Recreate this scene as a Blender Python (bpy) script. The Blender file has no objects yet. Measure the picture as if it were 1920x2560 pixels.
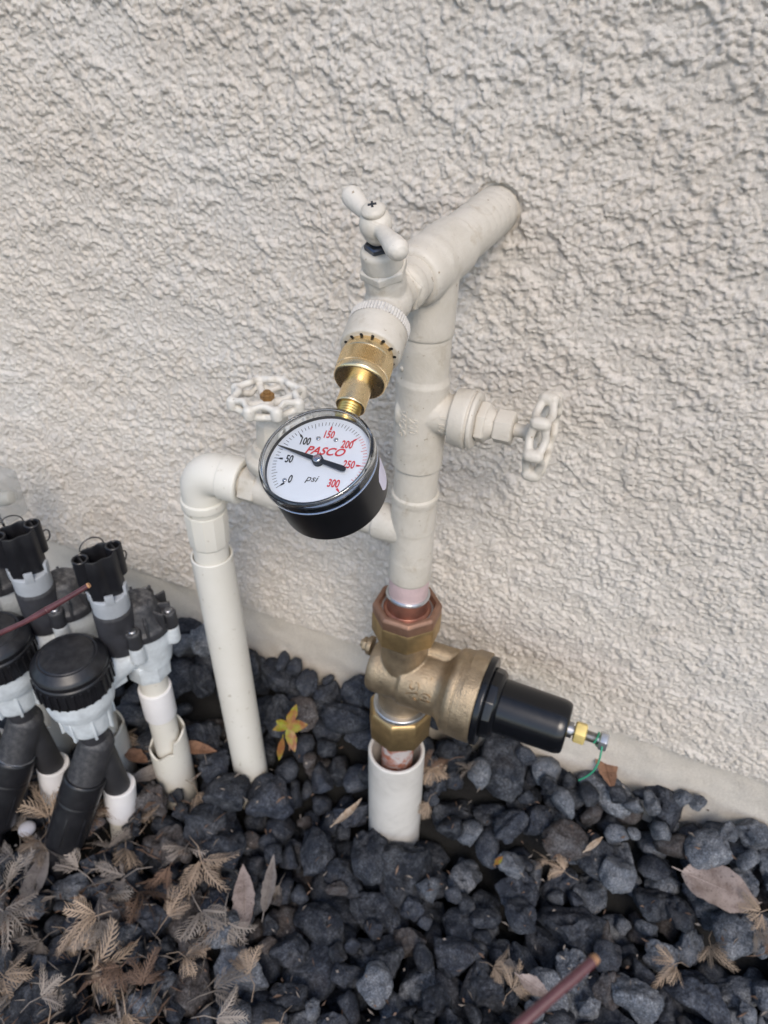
import bpy, bmesh, math, random
import numpy as np
from mathutils import Vector, Matrix, Quaternion
from bpy_extras.object_utils import world_to_camera_view  # noqa: F401

random.seed(7)
rng = np.random.default_rng(11)
sc = bpy.context.scene
col = sc.collection
R_ = math.radians

# ------------------------------------------------------------------ camera
F = 1850.0                                   # focal length in photo pixels (1920 x 2560)
CAM = Vector((.156, -.576, .854))
FWD = Vector((-0.29034612, 0.74049833, -0.60610342))
RIGHT = Vector((0.92193952, 0.38615933, 0.03014136))
DOWN = Vector((0.25637212, -0.55003926, -0.79481454))
cam_d = bpy.data.cameras.new('camera')
cam = bpy.data.objects.new('camera', cam_d)
col.objects.link(cam)
cam_d.sensor_fit = 'VERTICAL'
cam_d.sensor_height = 36.0
cam_d.lens = F / 2560 * 36
cam_d.clip_start = .01
cam_d.clip_end = 500
cam_d.dof.use_dof = True
cam_d.dof.focus_distance = .392
cam_d.dof.aperture_fstop = 13
m3 = Matrix((RIGHT, -DOWN, -FWD)).transposed()
cam.matrix_world = Matrix.Translation(CAM) @ m3.to_4x4()
sc.camera = cam

# ------------------------------------------------------------------ sky, sun, exposure
SUN_EL, SUN_AZ = R_(46), R_(30)              # soft light from above, out from the wall
world = bpy.data.worlds.new('World')
sc.world = world
world.use_nodes = True
wn = world.node_tree
wn.nodes.clear()
sky = wn.nodes.new('ShaderNodeTexSky')
sky.sky_type = 'NISHITA'
sky.sun_disc = False
sky.sun_elevation = SUN_EL
sky.sun_rotation = math.pi - SUN_AZ
sky.air_density = 1.0
sky.dust_density = 1.2
sky.ozone_density = 1.0
bg = wn.nodes.new('ShaderNodeBackground')
bg.inputs['Strength'].default_value = .15
wo = wn.nodes.new('ShaderNodeOutputWorld')
wn.links.new(sky.outputs[0], bg.inputs[0])
wn.links.new(bg.outputs[0], wo.inputs[0])
sun_d = bpy.data.lights.new('sun', 'SUN')
sun_d.energy = 1.2
sun_d.angle = R_(22)
sun_d.color = (1, .89, .77)
sun = bpy.data.objects.new('sun', sun_d)
col.objects.link(sun)
sdir = Vector((math.sin(SUN_AZ) * math.cos(SUN_EL), -math.cos(SUN_AZ) * math.cos(SUN_EL), math.sin(SUN_EL)))
sun.rotation_euler = sdir.to_track_quat('Z', 'Y').to_euler()
sun.location = (0, -1, 3)
sc.view_settings.view_transform = 'Standard'
sc.view_settings.look = 'None'
sc.view_settings.gamma = 1
sc.view_settings.use_curve_mapping = False
sc.view_settings.exposure = 0.62
sc.cycles.use_denoising = True
sc.cycles.max_bounces = 10


# ------------------------------------------------------------------ pixel helpers (photo pixels -> rays)
def ray(px, py):
    return FWD + RIGHT * ((px - 960) / F) + DOWN * ((py - 1280) / F)


def aty(px, py, y):
    r = ray(px, py)
    return CAM + r * ((y - CAM.y) / r.y)


def atz(px, py, z):
    r = ray(px, py)
    return CAM + r * ((z - CAM.z) / r.z)


def atd(px, py, d):
    return CAM + ray(px, py) * d


def atplane(px, py, o, n):
    r = ray(px, py)
    return CAM + r * ((o - CAM).dot(n) / r.dot(n))


def project(p):
    v = Vector(p) - CAM
    d = v.dot(FWD)
    return 960 + F * v.dot(RIGHT) / d, 1280 + F * v.dot(DOWN) / d, d


# ------------------------------------------------------------------ materials
MATS = {}


class NT:
    def __init__(self, name):
        self.m = bpy.data.materials.new(name)
        self.m.use_nodes = True
        self.t = self.m.node_tree
        self.b = self.t.nodes['Principled BSDF']
        self.tc = self.t.nodes.new('ShaderNodeTexCoord')
        MATS[name] = self.m

    def n(self, ty, **kw):
        nd = self.t.nodes.new(ty)
        for k, v in kw.items():
            setattr(nd, k, v)
        return nd

    def l(self, a, b):
        self.t.links.new(a, b)

    def noise(self, scale, detail=4, rough=.6, coord='Object', vec=None, dist=0.0):
        nd = self.n('ShaderNodeTexNoise')
        nd.inputs['Scale'].default_value = scale
        nd.inputs['Detail'].default_value = detail
        nd.inputs['Roughness'].default_value = rough
        nd.inputs['Distortion'].default_value = dist
        self.l(vec if vec else self.tc.outputs[coord], nd.inputs['Vector'])
        return nd.outputs[0]

    def ramp(self, fac, stops):
        r = self.n('ShaderNodeValToRGB')
        e = r.color_ramp.elements
        while len(e) < len(stops):
            e.new(.5)
        for el, (p, c) in zip(e, stops):
            el.position = p
            el.color = (*c, 1) if len(c) == 3 else c
        self.l(fac, r.inputs[0])
        return r.outputs[0]

    def mix(self, fac, a, b, blend='MIX'):
        mx = self.n('ShaderNodeMix', data_type='RGBA', blend_type=blend)
        for s, v in ((0, fac), (6, a), (7, b)):
            if isinstance(v, (int, float)):
                mx.inputs[s].default_value = v
            elif isinstance(v, tuple):
                mx.inputs[s].default_value = (*v, 1)
            else:
                self.l(v, mx.inputs[s])
        return mx.outputs[2]

    def math(self, op, a, b=0.0):
        nd = self.n('ShaderNodeMath', operation=op)
        for i, v in enumerate((a, b)):
            if isinstance(v, (int, float)):
                nd.inputs[i].default_value = v
            else:
                self.l(v, nd.inputs[i])
        return nd.outputs[0]

    def color(self, v):
        if isinstance(v, tuple):
            self.b.inputs['Base Color'].default_value = (*v, 1)
        else:
            self.l(v, self.b.inputs['Base Color'])

    def set(self, **kw):
        for k, v in kw.items():
            i = self.b.inputs[k.replace('_', ' ')]
            if isinstance(v, (int, float, tuple)):
                i.default_value = v
            else:
                self.l(v, i)

    def bump(self, h, strength=.3, dist=.001, prev=None):
        bn = self.n('ShaderNodeBump')
        bn.inputs['Strength'].default_value = strength
        bn.inputs['Distance'].default_value = dist
        self.l(h, bn.inputs['Height'])
        if prev:
            self.l(prev, bn.inputs['Normal'])
        self.l(bn.outputs[0], self.b.inputs['Normal'])
        return bn.outputs[0]


def simple(name, c, rough=.5, metal=0.0, var=.12, scale=60, bump=.15, bscale=400, bdist=.0004, coat=0.0, dust=None):
    k = NT(name)
    dark = tuple(x * (1 - var) for x in c)
    lite = tuple(min(1, x * (1 + var)) for x in c)
    cc = k.ramp(k.noise(scale, 5, .65), [(.3, dark), (.7, lite)])
    if dust:
        up = k.n('ShaderNodeNewGeometry')
        sp = k.n('ShaderNodeSeparateXYZ')
        k.l(up.outputs['Normal'], sp.inputs[0])
        f = k.math('MULTIPLY', k.math('MAXIMUM', sp.outputs[2], 0.0),
                   k.ramp(k.noise(scale * 3, 6, .7), [(.42, (0, 0, 0)), (.7, (dust[3],) * 3)]))
        cc = k.mix(f, cc, tuple(dust[:3]))
    k.color(cc)
    rr = k.n('ShaderNodeMapRange')
    rr.inputs['To Min'].default_value = max(.02, rough - .08)
    rr.inputs['To Max'].default_value = min(1, rough + .08)
    k.l(k.noise(scale * 2, 4), rr.inputs[0])
    k.set(Roughness=rr.outputs[0], Metallic=metal, Coat_Weight=coat)
    if bump:
        k.bump(k.noise(bscale, 5, .65), bump, bdist)
    return k


def build_materials():
    # stucco
    k = NT('stucco')
    c1 = k.ramp(k.noise(6, 6, .62), [(.3, (.67, .605, .525)), (.5, (.70, .645, .57)), (.7, (.715, .675, .615))])
    c2 = k.ramp(k.noise(420, 4, .7), [(.25, (.86, .85, .84)), (.6, (1, 1, 1))])
    k.color(k.mix(1.0, c1, c2, 'MULTIPLY'))
    k.set(Roughness=.95)
    k.b.inputs['Specular IOR Level'].default_value = .2
    p = k.bump(k.noise(480, 6, .75), .85, .0018)
    k.bump(k.noise(1300, 3, .7), .5, .0007, p)
    k = NT('concrete')
    c1 = k.ramp(k.noise(9, 5, .6), [(.3, (.60, .545, .465)), (.7, (.67, .62, .545))])
    c2 = k.ramp(k.noise(500, 4, .7), [(.3, (.84, .83, .82)), (.6, (1, 1, 1))])
    k.color(k.mix(1.0, c1, c2, 'MULTIPLY'))
    k.set(Roughness=.95)
    k.bump(k.noise(300, 6, .75), .8, .0016)
    # painted metal
    for nm, base, under in (('paint', (.575, .53, .455), None), ('paint_green', (.63, .585, .51), (.02, .14, .10)),
                            ('paint_blue', (.66, .63, .57), (.05, .12, .20))):
        k = NT(nm)
        cc = k.ramp(k.noise(28, 6, .65), [(.28, (base[0] * .86, base[1] * .85, base[2] * .82)), (.52, base), (.8, tuple(min(1, x * 1.07) for x in base))])
        sp = k.ramp(k.noise(240, 3, .6), [(.265, (.55, .48, .40)), (.31, (1, 1, 1))])
        cc = k.mix(1.0, cc, sp, 'MULTIPLY')
        gr = k.ramp(k.noise(34, 8, .72, dist=1.5), [(.30, (.80, .76, .70)), (.44, (1, 1, 1))])
        cc = k.mix(1.0, cc, gr, 'MULTIPLY')
        if under:                                            # spray paint never reached the underside
            g = k.n('ShaderNodeNewGeometry')
            s = k.n('ShaderNodeSeparateXYZ')
            k.l(g.outputs['Normal'], s.inputs[0])
            a = k.math('ADD', k.math('MULTIPLY', s.outputs[2], -1.0), k.math('MULTIPLY', k.noise(160, 4), 1.0))
            fc = k.ramp(a, [(1.14, (0, 0, 0)), (1.20, (1, 1, 1))])
            cc = k.mix(fc, cc, under)
        k.color(cc)
        k.set(Roughness=.46)
        p = k.bump(k.noise(48, 6, .6, dist=1.2), .55, .0018)
        mp = k.n('ShaderNodeMapping')
        mp.inputs['Scale'].default_value = (60, 60, 700)
        k.l(k.tc.outputs['Object'], mp.inputs['Vector'])
        p = k.bump(k.noise(1.0, 4, .6, vec=mp.outputs[0]), .22, .0006, p)
        k.bump(k.noise(520, 5, .65), .28, .0005, p)
    k = NT('rough_paint')
    k.color(k.ramp(k.noise(300, 4, .7), [(.3, (.48, .45, .41)), (.6, (.62, .59, .54))]))
    k.set(Roughness=.6)
    k.bump(k.noise(700, 4, .7), .7, .0008)
    # metals
    k = simple('brass', (.80, .62, .36), .27, 1.0, .08, 90, .06, 900)
    k = simple('brass_dark', (.40, .28, .13), .42, 1.0, .25, 80, .15, 600)
    simple('yellow_brass', (.92, .72, .28), .5, .6, .08, 90, .1, 600)
    simple('brass_thread', (.62, .44, .16), .36, 1.0, .15, 150, .05, 900)
    k = simple('bronze', (.38, .295, .195), .44, .85, .26, 60, .8, 520, .0009)
    simple('nut_brass', (.50, .35, .17), .42, .9, .22, 70, .3, 300, .0006)
    simple('nut_copper', (.32, .185, .125), .5, .75, .22, 60, .3, 400, .0005)
    k = NT('copper_flux')
    a = k.ramp(k.noise(75, 5, .6, dist=1.2), [(.40, (.50, .17, .09)), (.5, (.58, .33, .27)), (.58, (.70, .64, .62))])
    k.color(a)
    k.set(Roughness=.5, Metallic=.45)
    k.bump(k.noise(200, 5, .6), .3, .0006)
    simple('copper_pink', (.56, .42, .41), .55, .12, .14, 60, .2, 300)
    simple('copper', (.44, .22, .16), .42, .85, .25, 70, .2, 300)
    simple('solder', (.62, .63, .64), .3, .9, .15, 90, .3, 250, .0006)
    simple('steel', (.42, .42, .43), .35, 1.0, .15, 120, .1, 600)
    simple('dark_steel', (.09, .10, .12), .3, .9, .3, 120, .1, 600)
    simple('rust', (.34, .19, .07), .5, .6, .45, 160, .4, 400, .0006)
    # plastics
    simple('gauge_black', (.006, .006, .007), .33, 0, .2, 50, .08, 500, .0002)
    simple('black_plastic', (.010, .010, .012), .36, 0, .25, 40, .12, 500, .0003, dust=(.10, .10, .10, .22))
    simple('black_satin', (.004, .0045, .006), .24, 0, .2, 40, .05, 700, .0002)
    simple('dusty_black', (.028, .028, .031), .55, 0, .35, 60, .3, 300, .0005, dust=(.25, .24, .23, .55))
    simple('charcoal', (.028, .028, .032), .5, 0, .35, 50, .3, 400, .0005, dust=(.22, .21, .20, .6))
    simple('grey_plastic', (.55, .585, .60), .48, 0, .22, 55, .3, 260, .0006, dust=(.28, .25, .21, .5))
    simple('coil_grey', (.36, .38, .40), .45, 0, .12, 50, .1, 300)
    simple('pvc_white', (.74, .72, .71), .38, 0, .06, 30, .1, 200)
    k = NT('pvc_cream')
    c1 = k.ramp(k.noise(14, 4, .6), [(.3, (.65, .62, .54)), (.7, (.71, .68, .61))])
    sp = k.ramp(k.noise(130, 4, .65), [(.27, (.66, .62, .55)), (.36, (1, 1, 1))])
    k.color(k.mix(1.0, c1, sp, 'MULTIPLY'))
    k.set(Roughness=.45)
    k.bump(k.noise(200, 4), .08, .0005)
    k = NT('pvc_sleeve')
    c1 = k.ramp(k.noise(16, 6, .65, dist=.8), [(.3, (.46, .44, .40)), (.5, (.60, .575, .53)), (.7, (.66, .635, .59))])
    k.color(c1)
    k.set(Roughness=.5)
    k.bump(k.noise(60, 6, .6), .3, .0008)
    simple('dark_gap', (.012, .012, .012), .9, 0, .2, 50, 0)
    # gauge
    simple('dial_white', (.74, .80, .87), .45, 0, .01, 30, 0)
    simple('ink_black', (.012, .014, .016), .5, 0, .05, 30, 0)
    simple('ink_red', (.60, .035, .05), .5, 0, .05, 30, 0)
    simple('sticker', (.66, .62, .72), .4, 0, .05, 90, .05, 200)
    simple('chrome', (.62, .63, .65), .15, 1.0, .05, 90, 0)
    k = NT('rim_plastic')
    k.color((.80, .84, .88))
    k.set(Roughness=.03, Transmission_Weight=1.0)
    k.b.inputs['IOR'].default_value = 1.5
    k = NT('lens')
    t = k.t
    tr = k.n('ShaderNodeBsdfTransparent')
    gl = k.n('ShaderNodeBsdfGlossy')
    gl.inputs['Roughness'].default_value = .02
    fr = k.n('ShaderNodeFresnel')
    fr.inputs['IOR'].default_value = 1.5
    ms = k.n('ShaderNodeMixShader')
    k.l(fr.outputs[0], ms.inputs[0])
    k.l(tr.outputs[0], ms.inputs[1])
    k.l(gl.outputs[0], ms.inputs[2])
    k.l(ms.outputs[0], t.nodes['Material Output'].inputs['Surface'])
    k = NT('clear_plastic')
    tr = k.n('ShaderNodeBsdfTransparent')
    tr.inputs[0].default_value = (.86, .87, .87, 1)
    gl = k.n('ShaderNodeBsdfPrincipled')
    gl.inputs['Base Color'].default_value = (.6, .6, .58, 1)
    gl.inputs['Roughness'].default_value = .2
    ms = k.n('ShaderNodeMixShader')
    ms.inputs[0].default_value = .25
    k.l(tr.outputs[0], ms.inputs[1])
    k.l(gl.outputs[0], ms.inputs[2])
    k.l(ms.outputs[0], k.t.nodes['Material Output'].inputs['Surface'])
    # ground things
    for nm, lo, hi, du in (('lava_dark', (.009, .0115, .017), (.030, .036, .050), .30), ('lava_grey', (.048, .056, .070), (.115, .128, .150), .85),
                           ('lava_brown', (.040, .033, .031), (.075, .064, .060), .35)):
        k = NT(nm)
        oi = k.n('ShaderNodeObjectInfo')
        ge = k.n('ShaderNodeNewGeometry')
        rnd_ = k.math('FRACT', k.math('ADD', oi.outputs['Random'], ge.outputs['Random Per Island']))
        off = k.n('ShaderNodeCombineXYZ')
        k.l(k.math('MULTIPLY', rnd_, 37.0), off.inputs[0])
        va = k.n('ShaderNodeVectorMath', operation='ADD')
        k.l(k.tc.outputs['Object'], va.inputs[0])
        k.l(off.outputs[0], va.inputs[1])
        v = va.outputs[0]
        base = k.ramp(rnd_, [(0, lo), (1.0, hi)])
        dust = k.ramp(k.noise(70, 8, .72, vec=v, dist=.4), [(.44, (0, 0, 0)), (.66, (1, 1, 1))])
        cc = k.mix(k.math('MULTIPLY', dust, du), base, (.22, .23, .245))
        brown = k.ramp(k.noise(30, 4, .6, vec=v), [(.56, (0, 0, 0)), (.75, (.45, .45, .45))])
        cc = k.mix(brown, cc, (.058, .048, .043))
        sp = k.ramp(k.noise(650, 4, .75, vec=v), [(.33, (.35, .35, .35)), (.52, (1, 1, 1)), (.70, (2.2, 2.2, 2.2))])
        k.color(k.mix(1.0, cc, sp, 'MULTIPLY'))
        k.set(Roughness=.82)
        k.b.inputs['Specular IOR Level'].default_value = .3
        vo = k.n('ShaderNodeTexVoronoi')
        vo.inputs['Scale'].default_value = 260
        vo.inputs['Randomness'].default_value = 1
        k.l(v, vo.inputs['Vector'])
        pits = k.ramp(vo.outputs['Distance'], [(.08, (0, 0, 0)), (.34, (1, 1, 1))])
        msk = k.ramp(k.noise(60, 3, .6, vec=v), [(.42, (0, 0, 0)), (.6, (1, 1, 1))])
        pits = k.mix(msk, (1.0, 1.0, 1.0), pits)
        p = k.bump(pits, .6, .0016)
        p = k.bump(k.noise(160, 8, .75, vec=v), .8, .0032, p)
    simple('soil', (.009, .009, .009), .95, 0, .4, 60, .8, 200, .004)
    simple('ground_far', (.045, .046, .050), .95, 0, .5, 24, 1.0, 40, .02)
    for nm, c in (('dry_tan', (.42, .315, .225)), ('dry_grey', (.31, .265, .225)), ('dry_rust', (.20, .125, .085))):
        k = NT(nm)
        oi = k.n('ShaderNodeObjectInfo')
        cc = k.ramp(k.noise(120, 5, .65), [(.3, tuple(x * .6 for x in c)), (.65, c), (.85, tuple(min(1, x * 1.25) for x in c))])
        rv = k.n('ShaderNodeMapRange')
        rv.inputs['To Min'].default_value = .6
        rv.inputs['To Max'].default_value = 1.15
        k.l(oi.outputs['Random'], rv.inputs[0])
        cb = k.n('ShaderNodeCombineColor')
        for i in range(3):
            k.l(rv.outputs[0], cb.inputs[i])
        k.color(k.mix(1.0, cc, cb.outputs[0], 'MULTIPLY'))
        k.set(Roughness=.8)
        k.bump(k.noise(500, 4), .3, .0006)
    for nm, c, d in (('leaf_mauve', (.29, .235, .21), (.17, .125, .105)), ('leaf_orange', (.25, .135, .08), (.13, .065, .038)),
                     ('leaf_grey', (.21, .185, .165), (.13, .11, .10)), ('leaf_pale', (.44, .36, .28), (.30, .20, .12)),
                     ('bark', (.10, .062, .040), (.04, .026, .018))):
        k = NT(nm)
        k.color(k.mix(1.0, k.ramp(k.noise(55, 7, .68, dist=.6), [(.34, d), (.52, c), (.75, tuple(x * 1.15 for x in c))]),
                      k.ramp(k.noise(420, 4, .7), [(.34, (.35, .30, .26)), (.44, (1, 1, 1))]), 'MULTIPLY'))
        k.set(Roughness=.62)
        k.bump(k.noise(160, 5), .25, .0008)
    k = NT('leaf_green')
    k.color(k.ramp(k.noise(110, 3, .5), [(.38, (.22, .085, .03)), (.48, (.25, .14, .03)), (.58, (.22, .19, .02)), (.72, (.24, .27, .03))]))
    k.set(Roughness=.45)
    k = NT('twig_red')
    k.color(k.ramp(k.noise(140, 5, .6), [(.3, (.06, .018, .022)), (.7, (.12, .042, .045))]))
    k.set(Roughness=.5)
    simple('twig_cut', (.36, .19, .09), .8, 0, .2, 200, .2)
    simple('wire_black', (.012, .012, .014), .4, 0, .1, 50, 0)
    simple('wire_green', (.03, .26, .14), .35, 0, .15, 150, 0)
    simple('pebble', (.52, .52, .56), .5, 0, .1, 60, .2)


build_materials()
M = MATS


# ------------------------------------------------------------------ mesh helpers
def frame(ax):
    ax = Vector(ax).normalized()
    ref = Vector((0, 0, 1)) if abs(ax.z) < .9 else Vector((1, 0, 0))
    u = ref.cross(ax).normalized()
    return u, ax.cross(u), ax


def rnd(prof, r, k=3):
    """round the corners of a (t, radius) profile"""
    P = [Vector((a, b)) for a, b in prof]
    out = [P[0]]
    for i in range(1, len(P) - 1):
        a, b, c = P[i - 1], P[i], P[i + 1]
        d1, d2 = a - b, c - b
        l1, l2 = d1.length, d2.length
        if l1 < 1e-7 or l2 < 1e-7:
            continue
        q = min(r, l1 * .45, l2 * .45)
        p, s = b + d1 / l1 * q, b + d2 / l2 * q
        for j in range(k + 1):
            t = j / k
            out.append(p * (1 - t) ** 2 + b * 2 * t * (1 - t) + s * t * t)
    out.append(P[-1])
    return [(v.x, v.y) for v in out]


class MB:
    def __init__(self):
        self.v, self.f = [], []

    def raw(self, v, f):
        o = len(self.v)
        self.v += [Vector(p) for p in v]
        self.f += [tuple(i + o for i in q) for q in f]
        return self

    def lathe(self, prof, o, ax, seg=40, phase=0.0, cap=(True, True), mod=None, closed=False, sc2=(1, 1)):
        u, w, a = frame(ax)
        o = Vector(o)
        v, f = [], []
        for t, r in prof:
            for i in range(seg):
                an = phase + 2 * math.pi * i / seg
                rr = max(r, 1e-5)
                if mod:
                    rr = mod(t, rr, an)
                v.append(o + a * t + (u * math.cos(an) * sc2[0] + w * math.sin(an) * sc2[1]) * rr)
        n = len(prof)
        for j in range(n if closed else n - 1):
            k = (j + 1) % n
            for i in range(seg):
                q = (i + 1) % seg
                f.append((j * seg + i, j * seg + q, k * seg + q, k * seg + i))
        if not closed:
            if cap[0]:
                f.append(tuple(reversed(range(seg))))
            if cap[1]:
                f.append(tuple(range((n - 1) * seg, n * seg)))
        return self.raw(v, f)

    def hollow(self, ro, ri, t0, t1, o, ax, seg=40, e=.0008):
        return self.lathe([(t0, ri), (t0, ro), (t1 - e, ro), (t1, ro - e), (t1, ri + e), (t1 - e, ri)], o, ax, seg, closed=True)

    def tube(self, path, rad, seg=16, cap=True, squash=None):
        P = [Vector(p) for p in path]
        n = len(P)
        if not hasattr(rad, '__len__'):
            rad = [rad] * n
        tan = [(P[min(i + 1, n - 1)] - P[max(i - 1, 0)]).normalized() for i in range(n)]
        u, w, _ = frame(tan[0])
        v, f = [], []
        for i in range(n):
            if i:
                q = tan[i - 1].rotation_difference(tan[i])
                u = q @ u
                w = q @ w
            for j in range(seg):
                an = 2 * math.pi * j / seg
                v.append(P[i] + (u * math.cos(an) + w * math.sin(an)) * rad[i])
        for i in range(n - 1):
            for j in range(seg):
                k = (j + 1) % seg
                f.append((i * seg + j, i * seg + k, (i + 1) * seg + k, (i + 1) * seg + j))
        if cap:
            f.append(tuple(reversed(range(seg))))
            f.append(tuple(range((n - 1) * seg, n * seg)))
        return self.raw(v, f)

    def box(self, c, h, axes=None):
        X, Y, Z = axes or (Vector((1, 0, 0)), Vector((0, 1, 0)), Vector((0, 0, 1)))
        c = Vector(c)
        v = [c + X * h[0] * sx + Y * h[1] * sy + Z * h[2] * sz for sx in (-1, 1) for sy in (-1, 1) for sz in (-1, 1)]
        f = [(0, 1, 3, 2), (4, 6, 7, 5), (0, 4, 5, 1), (2, 3, 7, 6), (0, 2, 6, 4), (1, 5, 7, 3)]
        return self.raw(v, f)

    def ball(self, c, r, ax=(0, 0, 1), seg=24, n=12, sq=1.0):
        return self.lathe([(-r * sq * math.cos(math.pi * i / n), r * math.sin(math.pi * i / n)) for i in range(n + 1)], c, ax, seg, cap=(False, False))

    def torus(self, c, R, r, ax, seg=48, s2=10, rf=None, tf=None):
        u, w, a = frame(ax)
        c = Vector(c)
        v, f = [], []
        for i in range(seg):
            an = 2 * math.pi * i / seg
            RR = R + (rf(an) if rf else 0)
            dz = tf(an) if tf else 0
            d = u * math.cos(an) + w * math.sin(an)
            for j in range(s2):
                b = 2 * math.pi * j / s2
                v.append(c + d * (RR + r * math.cos(b)) + a * (r * math.sin(b) + dz))
        for i in range(seg):
            for j in range(s2):
                i2, j2 = (i + 1) % seg, (j + 1) % s2
                f.append((i * s2 + j, i2 * s2 + j, i2 * s2 + j2, i * s2 + j2))
        return self.raw(v, f)

    def mesh(self, name, loc=(0, 0, 0), bevel=0, sharp=35, merge=True):
        me = bpy.data.meshes.new(name)
        L = Vector(loc)
        me.from_pydata([p - L for p in self.v], [], self.f)
        bm = bmesh.new()
        bm.from_mesh(me)
        if merge:
            bmesh.ops.remove_doubles(bm, verts=bm.verts, dist=2e-6)
        bmesh.ops.recalc_face_normals(bm, faces=bm.faces)
        if bevel:
            ed = [e for e in bm.edges if len(e.link_faces) == 2 and e.calc_face_angle(0) > R_(28)]
            bmesh.ops.bevel(bm, geom=ed, offset=bevel, segments=2, profile=.6, affect='EDGES', clamp_overlap=True)
        bm.to_mesh(me)
        bm.free()
        me.polygons.foreach_set('use_smooth', [True] * len(me.polygons))
        me.set_sharp_from_angle(angle=R_(sharp))
        return me


WL = {}


def thing(name, label, cat, loc, group=None):
    o = bpy.data.objects.new(name, None)
    o.empty_display_size = .02
    col.objects.link(o)
    o.location = loc
    WL[o.name] = Vector(loc)
    o['label'] = label
    o['category'] = cat
    if group:
        o['group'] = group
    return o


def part(name, mb, mat, parent, bevel=0, sharp=35, label=None, voxel=0, smooth=0, tex=0):
    loc = WL[parent.name] if parent else Vector((0, 0, 0))
    me = mb.mesh(name, loc, bevel, sharp)
    if voxel:
        me = remesh(me, voxel, smooth)
        me.name = name
    o = bpy.data.objects.new(name, me)
    col.objects.link(o)
    me.materials.append(M[mat])
    if parent:
        o.parent = parent
        WL[o.name] = loc
    if label:
        o['label'] = label
    return o


def single(name, mb, mat, label, cat, loc, group=None, **kw):
    """a thing that is one mesh, origin at its base"""
    me = mb.mesh(name, loc, kw.get('bevel', 0), kw.get('sharp', 35))
    o = bpy.data.objects.new(name, me)
    col.objects.link(o)
    o.location = loc
    WL[o.name] = Vector(loc)
    for m in ([mat] if isinstance(mat, str) else mat):
        me.materials.append(M[m])
    o['label'] = label
    o['category'] = cat
    if group:
        o['group'] = group
    return o


def remesh(me, voxel, smooth):
    o = bpy.data.objects.new('tmp', me)
    col.objects.link(o)
    r = o.modifiers.new('r', 'REMESH')
    r.mode = 'VOXEL'
    r.voxel_size = voxel
    if smooth:
        s = o.modifiers.new('s', 'SMOOTH')
        s.iterations = smooth
        s.factor = .5
    dg = bpy.context.evaluated_depsgraph_get()
    me2 = bpy.data.meshes.new_from_object(o.evaluated_get(dg))
    bpy.data.objects.remove(o)
    bpy.data.meshes.remove(me)
    me2.polygons.foreach_set('use_smooth', [True] * len(me2.polygons))
    return me2


def text_mesh(body, size, extrude=.0002, shear=0.0, xs=1.0, bold=0.0):
    cu = bpy.data.curves.new('t', 'FONT')
    cu.body = body
    cu.size = size
    cu.align_x = 'CENTER'
    cu.align_y = 'CENTER'
    cu.extrude = extrude
    cu.shear = shear
    cu.offset = bold
    cu.resolution_u = 4
    o = bpy.data.objects.new('tmp', cu)
    col.objects.link(o)
    bpy.context.view_layer.update()
    dg = bpy.context.evaluated_depsgraph_get()
    me = bpy.data.meshes.new_from_object(o.evaluated_get(dg))
    v = [Vector((p.co.x * xs, p.co.y, p.co.z)) for p in me.vertices]
    f = [tuple(p.vertices) for p in me.polygons]
    bpy.data.objects.remove(o)
    bpy.data.curves.remove(cu)
    bpy.data.meshes.remove(me)
    return v, f


def put_text(mb, body, size, o, u, v, n, **kw):
    tv, tf = text_mesh(body, size, **kw)
    mb.raw([o + u * p.x + v * p.y + n * p.z for p in tv], tf)


def copy_tree(o, off, parent=None):
    c = o.copy()
    col.objects.link(c)
    c.parent = parent
    if parent is None:
        c.location = o.location + Vector(off)
    WL[c.name] = WL[o.name] + Vector(off) if parent is None else WL[parent.name]
    for ch in list(o.children):
        copy_tree(ch, off, c)
    return c


# ------------------------------------------------------------------ numpy gradient noise
def pn(x, y, seed=0):
    xi, yi = np.floor(x).astype(np.int64), np.floor(y).astype(np.int64)
    xf, yf = x - xi, y - yi

    def g(ix, iy, dx, dy):
        h = (ix * 374761393 + iy * 668265263 + seed * 1442695041) & 0xFFFFFFFF
        h = ((h ^ (h >> 13)) * 1274126177) & 0xFFFFFFFF
        a = ((h ^ (h >> 16)) & 0xFFFF) / 65536 * 2 * np.pi
        return np.cos(a) * dx + np.sin(a) * dy
    s = lambda t: t * t * t * (t * (t * 6 - 15) + 10)
    u, v = s(xf), s(yf)
    a = g(xi, yi, xf, yf) * (1 - u) + g(xi + 1, yi, xf - 1, yf) * u
    b = g(xi, yi + 1, xf, yf - 1) * (1 - u) + g(xi + 1, yi + 1, xf - 1, yf - 1) * u
    return (a * (1 - v) + b * v) * 1.5


def sstep(a, b, x):
    t = np.clip((x - a) / (b - a), 0, 1)
    return t * t * (3 - 2 * t)


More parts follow.
